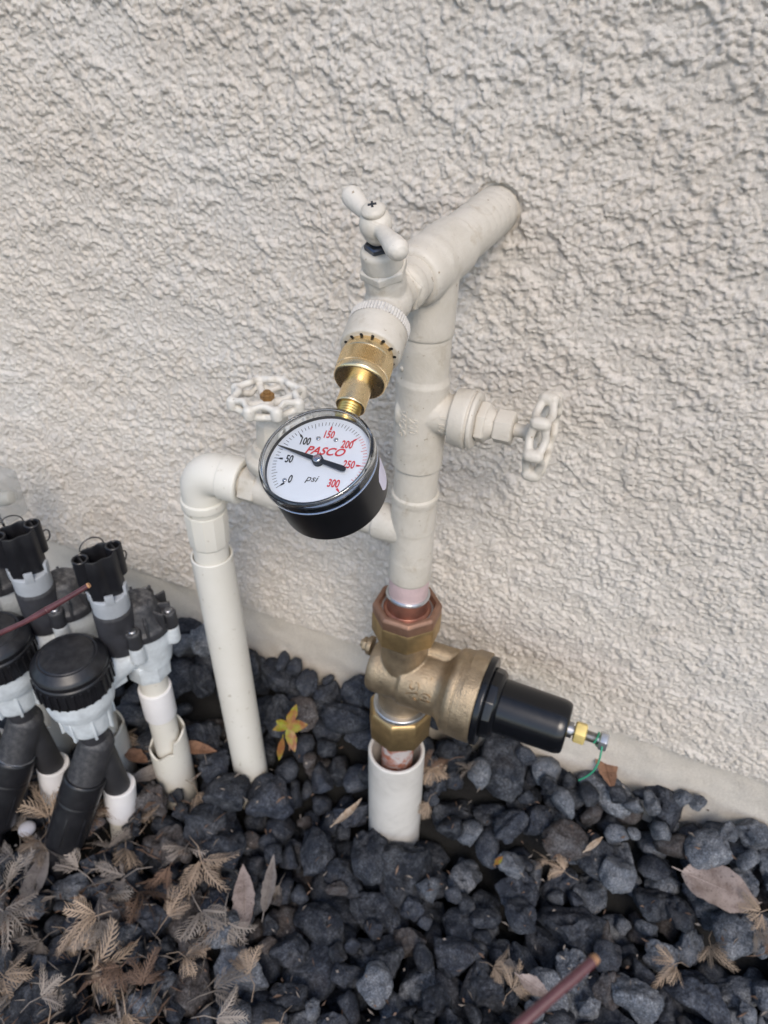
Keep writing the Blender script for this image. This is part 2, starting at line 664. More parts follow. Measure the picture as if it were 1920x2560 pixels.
def granules(x, y, cell, keep, seed, rmin=.45, rmax=.85, power=.5):
    """height of randomly placed rounded grains, one at most in each cell; keep = chance per cell (array)"""
    u, v = x / cell, y / cell
    ci, cj = np.floor(u).astype(np.int64), np.floor(v).astype(np.int64)
    out = np.zeros_like(u)

    def hsh(i, j, k):
        h = (i * 374761393 + j * 668265263 + (seed * 97 + k) * 1442695041) & 0xFFFFFFFF
        h = ((h ^ (h >> 13)) * 1274126177) & 0xFFFFFFFF
        h = ((h ^ (h >> 15)) * 2246822519) & 0xFFFFFFFF
        return ((h ^ (h >> 16)) & 0xFFFF) / 65536
    for di in (-1, 0, 1):
        for dj in (-1, 0, 1):
            i, j = ci + di, cj + dj
            px, py = i + hsh(i, j, 1), j + hsh(i, j, 2)
            r = rmin + (rmax - rmin) * hsh(i, j, 3)
            d2 = ((u - px) ** 2 + (v - py) ** 2) / (r * r)
            g = np.clip(1 - d2, 0, 1) ** power * (.5 + .5 * r / rmax)
            out = np.maximum(out, np.where(hsh(i, j, 4) < keep, g, 0))
    return out


def grid_mesh(name, X, Y, Z):
    """structured grid (rows, cols) -> mesh"""
    r, c = X.shape
    me = bpy.data.meshes.new(name)
    co = np.stack([X, Y, Z], -1).reshape(-1, 3).astype(np.float32)
    idx = np.arange(r * c).reshape(r, c)
    q = np.stack([idx[:-1, :-1], idx[:-1, 1:], idx[1:, 1:], idx[1:, :-1]], -1).reshape(-1, 4)
    me.vertices.add(len(co))
    me.vertices.foreach_set('co', co.ravel())
    me.loops.add(q.size)
    me.loops.foreach_set('vertex_index', q.ravel().astype(np.int32))
    me.polygons.add(len(q))
    me.polygons.foreach_set('loop_start', np.arange(0, q.size, 4, dtype=np.int32))
    me.polygons.foreach_set('use_smooth', np.ones(len(q), bool))
    me.update()
    return me


# ================================================================== the setting
LEDGE = .177
HOLE = aty(1249, 518, 0)
PY = -.11                                      # main pipe
TEE = Vector((0, PY, .6883))


def stucco_height(X, Z):
    wx = pn(X / .005, Z / .005, 1) * .0013 + pn(X / .0026, Z / .0026, 14) * .0007
    wz = pn(X / .005, Z / .005, 2) * .0013 + pn(X / .0026, Z / .0026, 15) * .0007
    a = pn(X / .0075, Z / .0068, 3)
    c = pn(X / .0024, Z / .0023, 5)
    big = pn(X / .050, Z / .038, 6) + .8 * pn(X / .017, Z / .0145, 7)
    clot = sstep(-.35, .45, big * .75 + .45 * a + .4 * pn(X / .15, Z / .12, 8))
    # sprayed grains: sparse over the thin coat, heaped into ragged clots elsewhere
    g1 = granules(X + wx, (Z + wz) * 1.12, .0050, .25 + .60 * clot, 31)
    g2 = granules(X + wx, (Z + wz) * 1.10, .0031, .35 + .55 * clot, 32)
    g3 = granules(X + wx, Z + wz, .0021, .60, 33, .5, .95)
    ledge = sstep(.42, .56, clot + .10 * a + .06 * c)
    h = .0019 * g1 * (.40 + .60 * clot) + .0013 * g2 + .0008 * g3 + .0009 * ledge + .0006 * big
    return h, c


def build_wall():
    w = thing('stucco_wall', 'rough beige stucco house wall above a smooth concrete footing', 'wall', (0, .06, 0))
    xs = np.arange(-.60, .4605, .001)
    zs = np.arange(LEDGE, .8705, .001)
    X, Z = np.meshgrid(xs, zs)
    h, c = stucco_height(X, Z)
    roll = pn(X / .35, Z / .3, 9) * .003
    Y = -(h + roll)
    Y *= sstep(0, .012, Z - LEDGE + .006 * (1 + c))
    d = np.hypot(X - HOLE.x, (Z - HOLE.z))
    gap = (.0196 + .0016 * pn(X / .006, Z / .006, 12))
    Y = Y - .008
    Y = np.where(d < gap, -.005, Y)
    me = grid_mesh('stucco_face', X, Y - .06, Z)
    me.materials.append(M['stucco'])
    o = bpy.data.objects.new('stucco_face', me)
    col.objects.link(o)
    o.parent = w
    # the same coat goes on all round, in coarser steps the farther it is from the pipes
    for x0, x1, z0, z1, st, lap in ((-1.1, -.598, LEDGE, 1.3, .0025, .0006), (.4585, 1.0, LEDGE, 1.3, .0025, .0006), (-.598, .4585, .8685, 1.3, .0025, .0006),
                                    (-2.2, -1.098, LEDGE, 2.6, .010, .0012), (.998, 2.2, LEDGE, 2.6, .010, .0012), (-1.098, .998, 1.298, 2.6, .010, .0012)):
        X, Z = np.meshgrid(np.arange(x0, x1 + st, st), np.arange(z0, z1 + st, st))
        h, c = stucco_height(X, Z)
        Y = -h - pn(X / .35, Z / .3, 9) * .003 - .008 + lap
        me = grid_mesh('stucco_surround', X, Y - .06, Z)
        me.materials.append(M['stucco'])
        o = bpy.data.objects.new('stucco_surround', me)
        col.objects.link(o)
        o.parent = w
    b = MB()
    b.box((0, .10, 1.45 - .06), (2.2, .066, 1.21))
    part('wall_core', b, 'concrete', w)
    # lower edge of the render coat, then the footing
    b = MB()
    b.box((0, .0135, LEDGE + .003), (2.2, .0225, .003))
    part('drip_edge', b, 'stucco', w)
    xs = np.concatenate([np.arange(-2.2, -.55, .05), np.arange(-.55, .55, .005), np.arange(.55, 2.21, .05)])
    zs = np.arange(-.12, LEDGE + .001, .005)
    X, Z = np.meshgrid(xs, zs)
    Y = -.002 - .0012 * pn(X / .02, Z / .02, 20) - .003 * pn(X / .09, Z / .07, 21) - .003 * (LEDGE - Z)
    me = grid_mesh('footing', X, Y - .06, Z)
    me.materials.append(M['concrete'])
    o = bpy.data.objects.new('footing', me)
    col.objects.link(o)
    o.parent = w


build_wall()


def terrain(x, y):
    """soil level under the stones"""
    s = np.clip((y + .15) / .15, 0, 1)
    return -.060 + .100 * s * s * (3 - 2 * s) + .006 * np.sin(x * 9 + 1) * np.cos(y * 11)


def build_ground():
    xs = np.concatenate([[-60, -20, -6, -2.5], np.arange(-1.2, 1.21, .03), [2.5, 6, 20, 60]])
    ys = np.concatenate([[-60, -20, -6, -2.5], np.arange(-1.4, .061, .03)])
    X, Y = np.meshgrid(xs, ys)
    Z = terrain(X, Y)
    far = (np.abs(X) > 1.3) | (Y < -1.5)
    Z = np.where(far, -.03, Z)
    me = grid_mesh('ground', X, Y, Z)
    me.materials.append(M['soil'])
    o = bpy.data.objects.new('ground', me)
    col.objects.link(o)
    me.materials.append(M['ground_far'])
    cx = (X[:-1, :-1] + X[1:, 1:]) / 2
    cy = (Y[:-1, :-1] + Y[1:, 1:]) / 2
    me.polygons.foreach_set('material_index', ((np.abs(cx) > 1.05) | (cy < -1.12)).astype(np.int32).ravel())
    o['kind'] = 'structure'
    o['label'] = 'dark soil bed under the lava rock along the wall'


build_ground()


# ================================================================== main painted riser
def build_riser():
    t = thing('water_pipe', 'beige painted copper water pipe leaving the stucco wall and turning down', 'pipe', (0, PY, .15))
    AX = (TEE - HOLE).normalized()
    # pipe out of the wall, wrapped with tape turns
    L = (TEE - HOLE).length
    prof = [(-.05, .0176), (.006, .0176)]
    for i in range(6):
        a = .010 + i * .0085
        prof += [(a, .0176), (a + .0012, .01795), (a + .0075, .0177)]
    prof += [(.066, .0178), (L - .02, .0178)]
    part('wall_pipe', MB().lathe(prof, HOLE, AX, 48), 'paint', t)
    b = MB()
    b.lathe(rnd([(-.034, .0178), (-.034, .0200), (-.030, .0204), (-.006, .0204), (.010, .0204), (.021, .0204), (.0255, .0190), (.0262, .012)], .003), TEE, AX, 48)
    b.lathe(rnd([(-.005, .0199), (.035, .0199), (.048, .0199), (.0495, .0182)], .0015), TEE, (0, 0, -1), 48)
    b.ball(TEE + AX * .004, .0212)
    part('tee', b, 'paint', t, voxel=.0011, smooth=6)
    b = MB()
    zt = TEE.z
    prof = [(zt - .6395, .0186), (zt - .606, .0186)]
    b.lathe(rnd([(zt - .645, .0178), (zt - .645, .0187), (zt - .609, .0187), (zt - .607, .0192), (zt - .6045, .0200), (zt - .598, .0200)], .0008), TEE, (0, 0, -1), 48)
    part('coupling', b, 'paint', t)
    b = MB()
    b.lathe([(zt - .532, .0178), (zt - .505, .0179), (zt - .49, .0178)], TEE, (0, 0, -1), 48)
    part('riser_pipe', b, 'paint', t)
    # wye for the branch
    b = MB()
    b.lathe(rnd([(zt - .5035, .0178), (zt - .502, .0196), (zt - .499, .0196), (zt - .495, .0190), (zt - .468, .0190), (zt - .4665, .0187),
                 (zt - .452, .0188), (zt - .437, .0188), (zt - .435, .0191), (zt - .412, .0190), (zt - .4095, .0178)], .0007), TEE, (0, 0, -1), 48)
    bra = Vector((-.202, -.123, .4735)) - Vector((0, PY, .4625))
    b.lathe(rnd([(.0, .0165), (.024, .0165), (.033, .0160), (.034, .0140), (.08, .0138)], .001), Vector((0, PY, .4625)), bra, 40)
    part('branch_tee', b, 'paint', t)
    b = MB()
    for z, an in ((.652, -2.2), (.616, -2.25)):
        d = Vector((math.cos(an), math.sin(an), 0))
        b.ball(Vector((0, PY, z)) + d * .0186, .0022, d, 14, 8, .7)
    part('paint_drip', b, 'paint', t)
    # bare copper tail into the union
    b = MB()
    b.lathe([(zt - .411, .01785), (zt - .3905, .01785)], TEE, (0, 0, -1), 48, mod=lambda t_, r, a: r)
    part('copper_stub', b, 'copper_pink', t, label='pinkish bare copper below the paint line')
    b = MB()
    b.torus((0, PY, .389), .0180, .0022, (0, 0, 1), 56, 10, rf=lambda a: .0005 * math.sin(3 * a), tf=lambda a: .0012 * math.sin(2 * a + 1))
    part('solder_ring', b, 'solder', t)


build_riser()


def hexnut(mb, o, ax, t0, t1, r, seg=6, ch=.0012, phase=0.0, hole=0):
    mb.lathe([(t0, r - ch * 1.6), (t0 + ch, r), (t1 - ch, r), (t1, r - ch * 1.6)], o, ax, seg, phase)


def handwheel(mb, c, ax, R=.0265, lobes=8, h=.0042, rr=.0024):
    c = Vector(c)
    u, w, a = frame(ax)
    for sgn in (-1, 1):
        mb.torus(c + a * sgn * h, R, rr, ax, 96, 10, rf=lambda q: -.0022 + .0022 * math.cos(lobes * q), tf=lambda q: -sgn * .0009 * math.cos(lobes * q))
    for i in range(lobes):
        q = 2 * math.pi * i / lobes
        d = u * math.cos(q) + w * math.sin(q)
        p = c + d * (R + .0012)
        mb.lathe([(-h - .0028, .0005), (-h - .0022, .0026), (-h, .0046), (0, .0050), (h, .0046), (h + .0022, .0026), (h + .0028, .0005)], p, a, 14)
    for i in range(4):
        q = 2 * math.pi * (i + .5) / 4
        d = u * math.cos(q) + w * math.sin(q)
        e = c + d * R * .97 - a * h * .4
        s = c + d * .004 - a * .0055
        mb.tube([s, s.lerp(e, .4) - a * .0005, s.lerp(e, .8) + a * .001, e], [.0042, .0036, .0032, .0036], 10)
    mb.lathe([(-.011, .0055), (-.009, .0066), (-.003, .0066), (-.0005, .0050)], c, a, 20)


def build_gate_valve():
    o = Vector((0, PY, .579))
    ax = Vector((1, .015, 0)).normalized()
    t = thing('gate_valve', 'beige painted gate valve on the riser with a handwheel facing sideways', 'valve', o)
    b = MB()
    b.lathe(rnd([(-.0488, .0180), (-.0488, .0198), (-.012, .0198), (.012, .0198), (.0255, .0201), (.027, .0196), (.027, .018)], .0008), o, (0, 0, 1), 56)
    # waist and neck towards the bonnet
    u, w, a = frame(ax)
    b.lathe(rnd([(-.017, .010), (-.015, .0178), (.0, .0180), (.020, .0166), (.028, .0166)], .002), o, ax, 40, sc2=(1.0, .92))
    part('body', b, 'paint', t, voxel=.0009, smooth=3)
    b = MB()
    b.lathe(rnd([(.025, .0160), (.0265, .0212), (.0375, .0224), (.039, .0220), (.0394, .0205), (.0408, .0205), (.0412, .0220), (.044, .0214), (.0448, .018), (.0448, .010)], .0012), o, ax, 48)
    part('bonnet_flange', b, 'paint', t)
    b = MB()
    hexnut(b, o, ax, .0445, .0525, .0158, phase=.3)
    b.lathe(rnd([(.0520, .0138), (.0535, .0125), (.0585, .0090), (.061, .0090)], .001), o, ax, 30)
    part('bonnet', b, 'paint', t, bevel=.0005)
    b = MB()
    hexnut(b, o, ax, .0575, .0720, .0130, phase=.3)
    part('packing_nut', b, 'paint', t, bevel=.0005)
    b = MB()
    b.lathe([(.071, .0050), (.083, .0050)], o, ax, 20)
    b.lathe([(.080, .0066), (.085, .0070)], o, ax, 20)
    part('stem', b, 'paint', t)
    b = MB()
    handwheel(b, o + ax * .0925, ax, .0285, 8, .0046, .0031)
    part('handwheel', b, 'paint', t, voxel=.0008, smooth=4)
    # raised casting marks, reading down the body
    b = MB()
    for body, h, size, xo in (('WOG', .006, .0098, -.0105), ('200', .006, .0098, -.0012)):
        tv, tf = text_mesh(body, size, .0006, 0, .85, .0003)
        out = []
        for p in tv:
            an = R_(-84) + (xo + p.y * 1.0) / .0198
            r = .0199 + p.z
            out.append(Vector((r * math.cos(an), PY + r * math.sin(an), o.z - .005 - p.x * 1.0)))
        b.raw(out, tf)
    fr = Vector((ax.y, -ax.x, 0))
    tv, tf = text_mesh('1 1/4', .0088, .0006, 0, .8, .0003)
    b.raw([o + ax * (.0225 + p.y) + Vector((0, 0, -1)) * p.x + fr * (math.sqrt(max(0, .0166 ** 2 - p.x ** 2)) + p.z + .0001) for p in tv], tf)
    part('casting_mark', b, 'paint', t, sharp=60)


build_gate_valve()


# ================================================================== branch, left valve, elbow and plastic drop pipe
ELB = Vector((-.202, -.123, .4735))
BR0 = Vector((0, PY, .4625))
BAX = (BR0 - ELB).normalized()


def build_branch():
    o = ELB + BAX * .077
    t = thing('stop_valve', 'beige painted stop valve with a scalloped handwheel and rusty spindle nut', 'valve', o)
    b = MB()
    b.lathe(rnd([(.024, .0120), (.050, .0125), (.060, .0165), (.094, .0165), (.104, .0135), (.130, .0140)], .004), ELB, BAX, 40)
    b.lathe([(-.010, .0150), (.010, .0155), (.030, .0135)], o, (0, 0, 1), 36)
    part('body', b, 'paint', t, voxel=.0010, smooth=5)
    b = MB()
    hexnut(b, ELB, BAX, .045, .061, .0185, phase=.2)
    part('hex_end', b, 'paint', t, bevel=.0006)
    b = MB()
    b.lathe(rnd([(.026, .0130), (.029, .0240), (.037, .0255), (.040, .0245), (.042, .0195), (.049, .0180), (.0505, .011)], .0012), o, (0, 0, 1), 44)
    part('bonnet_flange', b, 'paint', t)
    b = MB()
    b.lathe(rnd([(.050, .0150), (.060, .0148), (.072, .0140), (.076, .0100), (.082, .0085)], .001), o, (0, 0, 1), 10)
    b.lathe([(.079, .0055), (.088, .0050)], o, (0, 0, 1), 20)
    part('packing_nut', b, 'paint', t, bevel=.0004)
    c = Vector((-.1256, -.123, .5645))
    b = MB()
    handwheel(b, c, (0, 0, 1), .0270, 8, .0040, .0031)
    hw = part('handwheel', b, 'paint_blue', t, voxel=.0008, smooth=4)
    b = MB()
    hexnut(b, c, (0, 0, 1), -.001, .0045, .0058, 6, .0008)
    b.lathe([(.004, .0032), (.0062, .0030), (.0068, .0018)], c, (0, 0, 1), 16)
    part('spindle_nut', b, 'rust', hw)

    # elbow + adapter + inner pipe
    t = thing('drop_pipe', 'cream plastic elbow and short pipe dropping into a wider sleeve', 'pipe', (-.2027, -.123, .33))
    b = MB()
    ax = Vector((-.2027, -.123, 0))
    path, rad = [], []
    c0 = ELB + BAX * .022
    for i in range(11):
        a = math.pi / 2 * i / 10
        p = Vector((-.2027, -.123, ELB.z)) + BAX * .021 + Vector((0, 0, -.021)) + BAX * -.021 * math.sin(a) + Vector((0, 0, .021)) * math.cos(a)
        path.append(p)
        rad.append(.0196)
    path = [ELB + BAX * .030] + path + [Vector((-.2027, -.123, ELB.z - .033))]
    b.tube(path, [.0196] * len(path), 40)
    part('elbow', b, 'pvc_cream', t)
    b = MB()
    b.lathe(rnd([(.024, .0185), (.025, .0212), (.043, .0212), (.044, .0195), (.044, .0150), (.036, .0145)], .001), ELB, BAX, 44, cap=(True, False))
    part('elbow_socket', b, 'pvc_cream', t)
    b = MB()
    b.lathe([(.030, .0138), (.047, .0138)], ELB, BAX, 36)
    part('nipple', b, 'paint', t)
    b = MB()
    zz = ELB.z
    b.lathe(rnd([(.030, .0196), (.031, .0214), (.039, .0214), (.040, .0200), (.044, .0196)], .001), Vector((-.2027, -.123, zz)), (0, 0, -1), 44)
    part('elbow_collar', b, 'pvc_cream', t)
    b = MB()
    b.lathe(rnd([(.0445, .0170), (.0445, .0207), (.072, .0202), (.0835, .0195), (.086, .0175)], .0012), Vector((-.2027, -.123, zz)), (0, 0, -1), 12, phase=.1)
    part('adapter', b, 'pvc_cream', t, bevel=.0004)
    b = MB()
    b.lathe([(.080, .0172), (.150, .0172)], Vector((-.2027, -.123, zz)), (0, 0, -1), 44)
    part('inner_pipe', b, 'pvc_cream', t)
    # sleeve
    top = Vector((-.2035, -.122, .372))
    bot = Vector((-.187, -.125, -.045))
    b = MB()
    b.hollow(.0207, .0184, 0, (top - bot).length, bot, top - bot, 48)
    single('sleeve_pipe', b, 'pvc_cream', 'tall cream plastic sleeve pipe standing in the rocks below the elbow', 'pipe', bot)


build_branch()


# ================================================================== hose bib, gauge
GC = Vector((.0072, -.2915, .6415))
GN0 = Vector((-.105, -.42, .902))
BIB = Vector((-.006, -.168, .683))
CM = GC - GN0 * .012
GUP = (BIB - CM).normalized()
GN = (GN0 - GUP * GN0.dot(GUP)).normalized()
GR = GUP.cross(GN).normalized()


def build_bib():
    t = thing('hose_bib', 'beige painted hose tap with a two-armed handle screwed into the pipe', 'tap', BIB)
    AX = (BIB - TEE).normalized()
    L = (BIB - TEE).length
    b = MB()
    b.lathe(rnd([(.020, .0152), (.034, .0152), (.0365, .0160), (.042, .0160), (.044, .0140)], .0015), TEE, AX, 36)
    part('inlet_adapter', b, 'paint', t)
    HUB = aty(939, 560, -.187)
    SA = (HUB - BIB).normalized()
    b = MB()
    b.lathe([(L - .020, .0125), (L - .010, .0128), (L, .0135)], TEE, AX, 32)
    b.ball(BIB, .0150)
    b.lathe([(-.004, .0125), (.010, .0125), (.016, .0128), (.024, .0118)], BIB, SA, 32)
    b.lathe([(-.002, .0130), (.014, .0125), (.022, .0135)], BIB, -GUP, 32)
    part('body', b, 'paint', t, voxel=.0008, smooth=4)
    b = MB()
    hexnut(b, TEE, AX, L - .024, L - .013, .0158, 6, .001, .3)
    part('inlet_hex', b, 'paint', t, bevel=.0006)
    b = MB()
    hexnut(b, BIB, SA, .0195, .0260, .0148, 6, .001, .2)
    b.lathe(rnd([(.0255, .0122), (.028, .0124), (.036, .0118), (.0375, .0105), (.0378, .006)], .001), BIB, SA, 32)
    part('bonnet', b, 'paint', t, bevel=.0005)
    b = MB()
    hexnut(b, BIB, SA, .0375, .0415, .0088, 6, .0008)
    b.lathe([(.041, .0045), (.050, .0045)], BIB, SA, 18)
    part('stem', b, 'dark_steel', t, label='bare dark steel stem under the tap handle')
    # handle: two club-shaped arms on a round hub
    e1 = atplane(876, 492, HUB, SA) - HUB
    e2 = atplane(1000, 636, HUB, SA) - HUB
    b = MB()
    b.ball(HUB, .0094, SA)
    b.lathe(rnd([(-.011, .0050), (-.007, .0078), (.0, .0093)], .001), HUB, SA, 28)
    for e in (e1, e2):
        d = e.normalized()
        l = e.length
        s = SA * (.0015)
        b.tube([HUB + d * .002, HUB + d * l * .35 + s * .4, HUB + d * l * .6 + s * .6, HUB + d * l * .8 + s * .8, HUB + d * l * .95 + s, HUB + d * l * 1.05 + s, HUB + d * l * 1.10 + s],
               [.0048, .0044, .0053, .0063, .0062, .0045, .0015], 20)
    hd = part('handle', b, 'paint_green', t, voxel=.0006, smooth=5)
    b = MB()
    b.lathe(rnd([(.0070, .0066), (.0084, .0070), (.0096, .0068), (.0112, .0052), (.0120, .0026), (.0121, .0002)], .0006), HUB, SA, 32)
    sw = part('handle_screw', b, 'paint', hd)
    b = MB()
    u, w, a = frame(SA)
    u, w = (u + w * .5).normalized(), (w - u * .5).normalized()
    for p, q in ((u, w), (w, u)):
        b.box(HUB + SA * .01205, (.0024, .0006, .0006), (p, q, SA))
    part('screw_slot', b, 'dark_steel', hd)
    # vacuum breaker
    o = CM
    LB = (BIB - CM).length
    vt = .0865
    b = MB()
    b.lathe(rnd([(vt, .0110), (vt, .0178), (vt + .002, .0186), (vt + .0165, .0186), (vt + .0168, .0182), (vt + .0245, .0180), (vt + .0265, .0168), (vt + .0268, .0125)], .0010), o, GUP, 56)
    vb = part('vacuum_breaker', b, 'paint', t)
    b = MB()
    b.lathe([(vt + .0178, .0181), (vt + .0240, .0181)], o, GUP, 120, cap=(False, False),
            mod=lambda q, r, an: r + .0006 * (1 if int(an / (2 * math.pi) * 120 + .5) % 2 else 0))
    b.lathe([(vt + .0178, .0175), (vt + .0240, .0175)], o, GUP, 60)
    part('knurled_band', b, 'rough_paint', vb, sharp=20)
    u, w, a = frame(GUP)
    for i in range(14):
        an = 2 * math.pi * i / 14
        d = u * math.cos(an) + w * math.sin(an)
        bb = MB()
        bb.lathe([(-.0003, .0010), (.002, .0010)], o + GUP * vt + d * .0152, GUP, 12)
        part('vent_hole', bb, 'dark_gap', vb)


def build_gauge():
    t = thing('pressure_gauge', 'round black pressure gauge with white dial and brass hose nut hanging from tap', 'gauge', CM)
    o = CM
    # brass: thread, sleeve, nut
    b = MB()
    prof = [(.028, .0064)]
    for i in range(9):
        a = .0300 + i * .0018
        prof += [(a, .0061), (a + .0009, .0067)]
    prof.append((.048, .0061))
    part('threaded_stem', MB().lathe(prof, o, GUP, 36), 'brass_thread', t)
    part('brass_sleeve', MB().lathe(rnd([(.0455, .0058), (.0455, .0080), (.0462, .0086), (.0645, .0086)], .0004), o, GUP, 48), 'brass', t)
    b = MB()
    b.lathe(rnd([(.0635, .0086), (.0635, .0142), (.0647, .0154), (.0680, .0157), (.0687, .0154)], .0006), o, GUP, 64)
    b.lathe(rnd([(.0795, .0154), (.0803, .0157), (.0830, .0155), (.0845, .0148), (.0870, .0145), (.0870, .0100)], .0006), o, GUP, 64)
    nt = part('hose_nut', b, 'brass', t)
    b = MB()
    kn = 200
    b.lathe([(.0685, .0155), (.0690, .0157), (.0793, .0157), (.0797, .0155)], o, GUP, kn, cap=(False, False),
            mod=lambda q, r, an: r + .00022 * (1 if int(an / (2 * math.pi) * kn + .5) % 2 else -1))
    part('knurled_grip', b, 'brass', nt, sharp=15)
    # case
    CR = .0302
    b = MB()
    b.lathe(rnd([(-.0190, .004), (-.0190, CR - .003), (-.0170, CR), (.0105, CR), (.0107, CR - .0012), (.0138, CR - .0013), (.0140, CR - .0017), (.002, CR - .0017)], .0015), o, GN, 72, cap=(True, False))
    part('case', b, 'gauge_black', t)
    # dial lies 12 mm in front of the case middle plane
    D = o + GN * .0120
    b = MB()
    b.lathe([(-.0016, .0287), (-.0002, .0287)], D, GN, 72)
    dial = part('dial', b, 'dial_white', t)

    def dp(an, r, h=0.0):
        an = R_(an)
        return D + (GR * math.sin(an) + GUP * math.cos(an)) * r + GN * h

    def quad(mb, an, r0, r1, w0, w1, h=.0001):
        q = R_(an)
        d = GR * math.sin(q) + GUP * math.cos(q)
        s = GR * math.cos(q) - GUP * math.sin(q)
        p0, p1 = D + d * r0 + GN * h, D + d * r1 + GN * h
        mb.raw([p0 - s * w0, p0 + s * w0, p1 + s * w1, p1 - s * w1], [(0, 1, 2, 3)])
    k, r = MB(), MB()
    for i in range(61):
        an = -135 + 4.5 * i
        tgt = k if i <= 30 else r
        tgt = r if i >= 40 else k
        lng = i % 5 == 0
        quad(tgt, an, .0236 - (.0010 if lng else 0), .0258, .00014, .00014)
        if i % 10 == 0:
            tg2 = r if i >= 30 else k
            quad(tg2, an, .0208, .0222, .00055, .00055)
            quad(tg2, an, .0222, .0236, .00055, .00010)
    nums = [(-135, '0', k, .0172), (-90, '50', k, .0171), (-45, '100', k, .0171), (0, '150', r, .0176), (45, '200', r, .0172), (90, '250', r, .0168), (135, '300', r, .0172)]
    for an, s, tg, rr in nums:
        put_text(tg, s, .0066, dp(an, rr, .00012), GR, GUP, GN, extrude=0, xs=.66, bold=.00016)
    put_text(r, 'PASCO', .0068, D + GUP * .0068 + GR * .0010 + GN * .00012, GR, GUP, GN, extrude=0, shear=.32, xs=1.02, bold=.00016)
    put_text(k, 'psi', .0056, D - GUP * .0105 - GR * .0005 + GN * .00012, GR, GUP, GN, extrude=0, shear=.25, xs=1.05)
    part('black_print', k, 'ink_black', dial)
    part('red_print', r, 'ink_red', dial)
    for an, rr in ((-19, .0155), (19, .0155), (-131, .0200)):
        b = MB()
        b.lathe(rnd([(0, .0013), (.0004, .0013), (.0008, .0009), (.0008, .0001)], .0002), dp(an, rr), GN, 18)
        part('dial_screw', b, 'chrome', dial)
    # needle
    b = MB()
    an = R_(-75.2)
    d = GR * math.sin(an) + GUP * math.cos(an)
    s = GR * math.cos(an) - GUP * math.sin(an)
    H = D + GN * .0022
    pl = [(.0262, .00012), (.0245, .00035), (.004, .00125), (-.004, .00125), (-.0155, .00165), (-.0172, .0012), (-.0177, .0004)]
    v, f = [], []
    for hh in (0, .0004):
        for q, w in pl:
            v += [H + d * q + s * w + GN * hh, H + d * q - s * w + GN * hh]
    n = len(pl)
    for lv in range(2):
        for i in range(n - 1):
            a = lv * 2 * n + i * 2
            f.append((a, a + 1, a + 3, a + 2))
    for i in range(n - 1):
        for e in (0, 1):
            a = i * 2 + e
            f.append((a, a + 2, a + 2 + 2 * n, a + 2 * n))
    f.append((0, 1, 2 * n + 1, 2 * n))
    f.append((2 * n - 2, 2 * n - 1, 4 * n - 1, 4 * n - 2))
    ne = part('needle', MB().raw(v, f), 'ink_black', t)
    b = MB()
    b.lathe(rnd([(-.002, .0030), (.0008, .0030), (.0010, .0027)], .0002), H, GN, 30)
    part('hub_ring', b, 'ink_black', ne)
    b = MB()
    b.lathe(rnd([(.0008, .0024), (.0014, .0024), (.0018, .0019), (.0018, .0003)], .0002), H, GN, 30)
    part('hub', b, 'chrome', ne)
    # snap-on clear lens: a thick clear rim round a thin window
    b = MB()
    b.lathe(rnd([(-.0006, CR - .0009), (-.0014, CR + .0012), (.0040, CR + .0012), (.0062, CR + .0007), (.0072, CR - .0006),
                 (.0072, CR - .0013), (.0056, CR - .0014), (.0030, CR - .0011)], .0006), D, GN, 96, closed=True)
    part('lens_rim', b, 'rim_plastic', t)
    b = MB()
    b.lathe([(.0062, CR - .0014), (.0066, CR - .005), (.0068, .0001)], D, GN, 72, cap=(False, False))
    part('lens', b, 'lens', t)
    # small pale sticker on the case side
    ra = aty(995, 1200, -.2665)
    b = MB()
    v, f = [], []
    ph = math.atan2((ra - o).dot(GUP), (ra - o).dot(GR))
    ph = R_(14)
    N = 8
    for i in range(N + 1):
        a2 = ph + (i / N - .5) * .52
        dd = GR * math.cos(a2) + GUP * math.sin(a2)
        cut = .004 if i in (0, N) else (.0012 if i in (1, N - 1) else 0)
        v += [o + dd * (CR + .00012) + GN * (-.0125 + cut), o + dd * (CR + .00012) + GN * (.0035 - cut)]
    f = [(2 * i, 2 * i + 2, 2 * i + 3, 2 * i + 1) for i in range(N)]
    part('sticker', b.raw(v, f), 'sticker', t, label='pale lilac sticker on the side of the gauge case')


build_bib()
build_gauge()


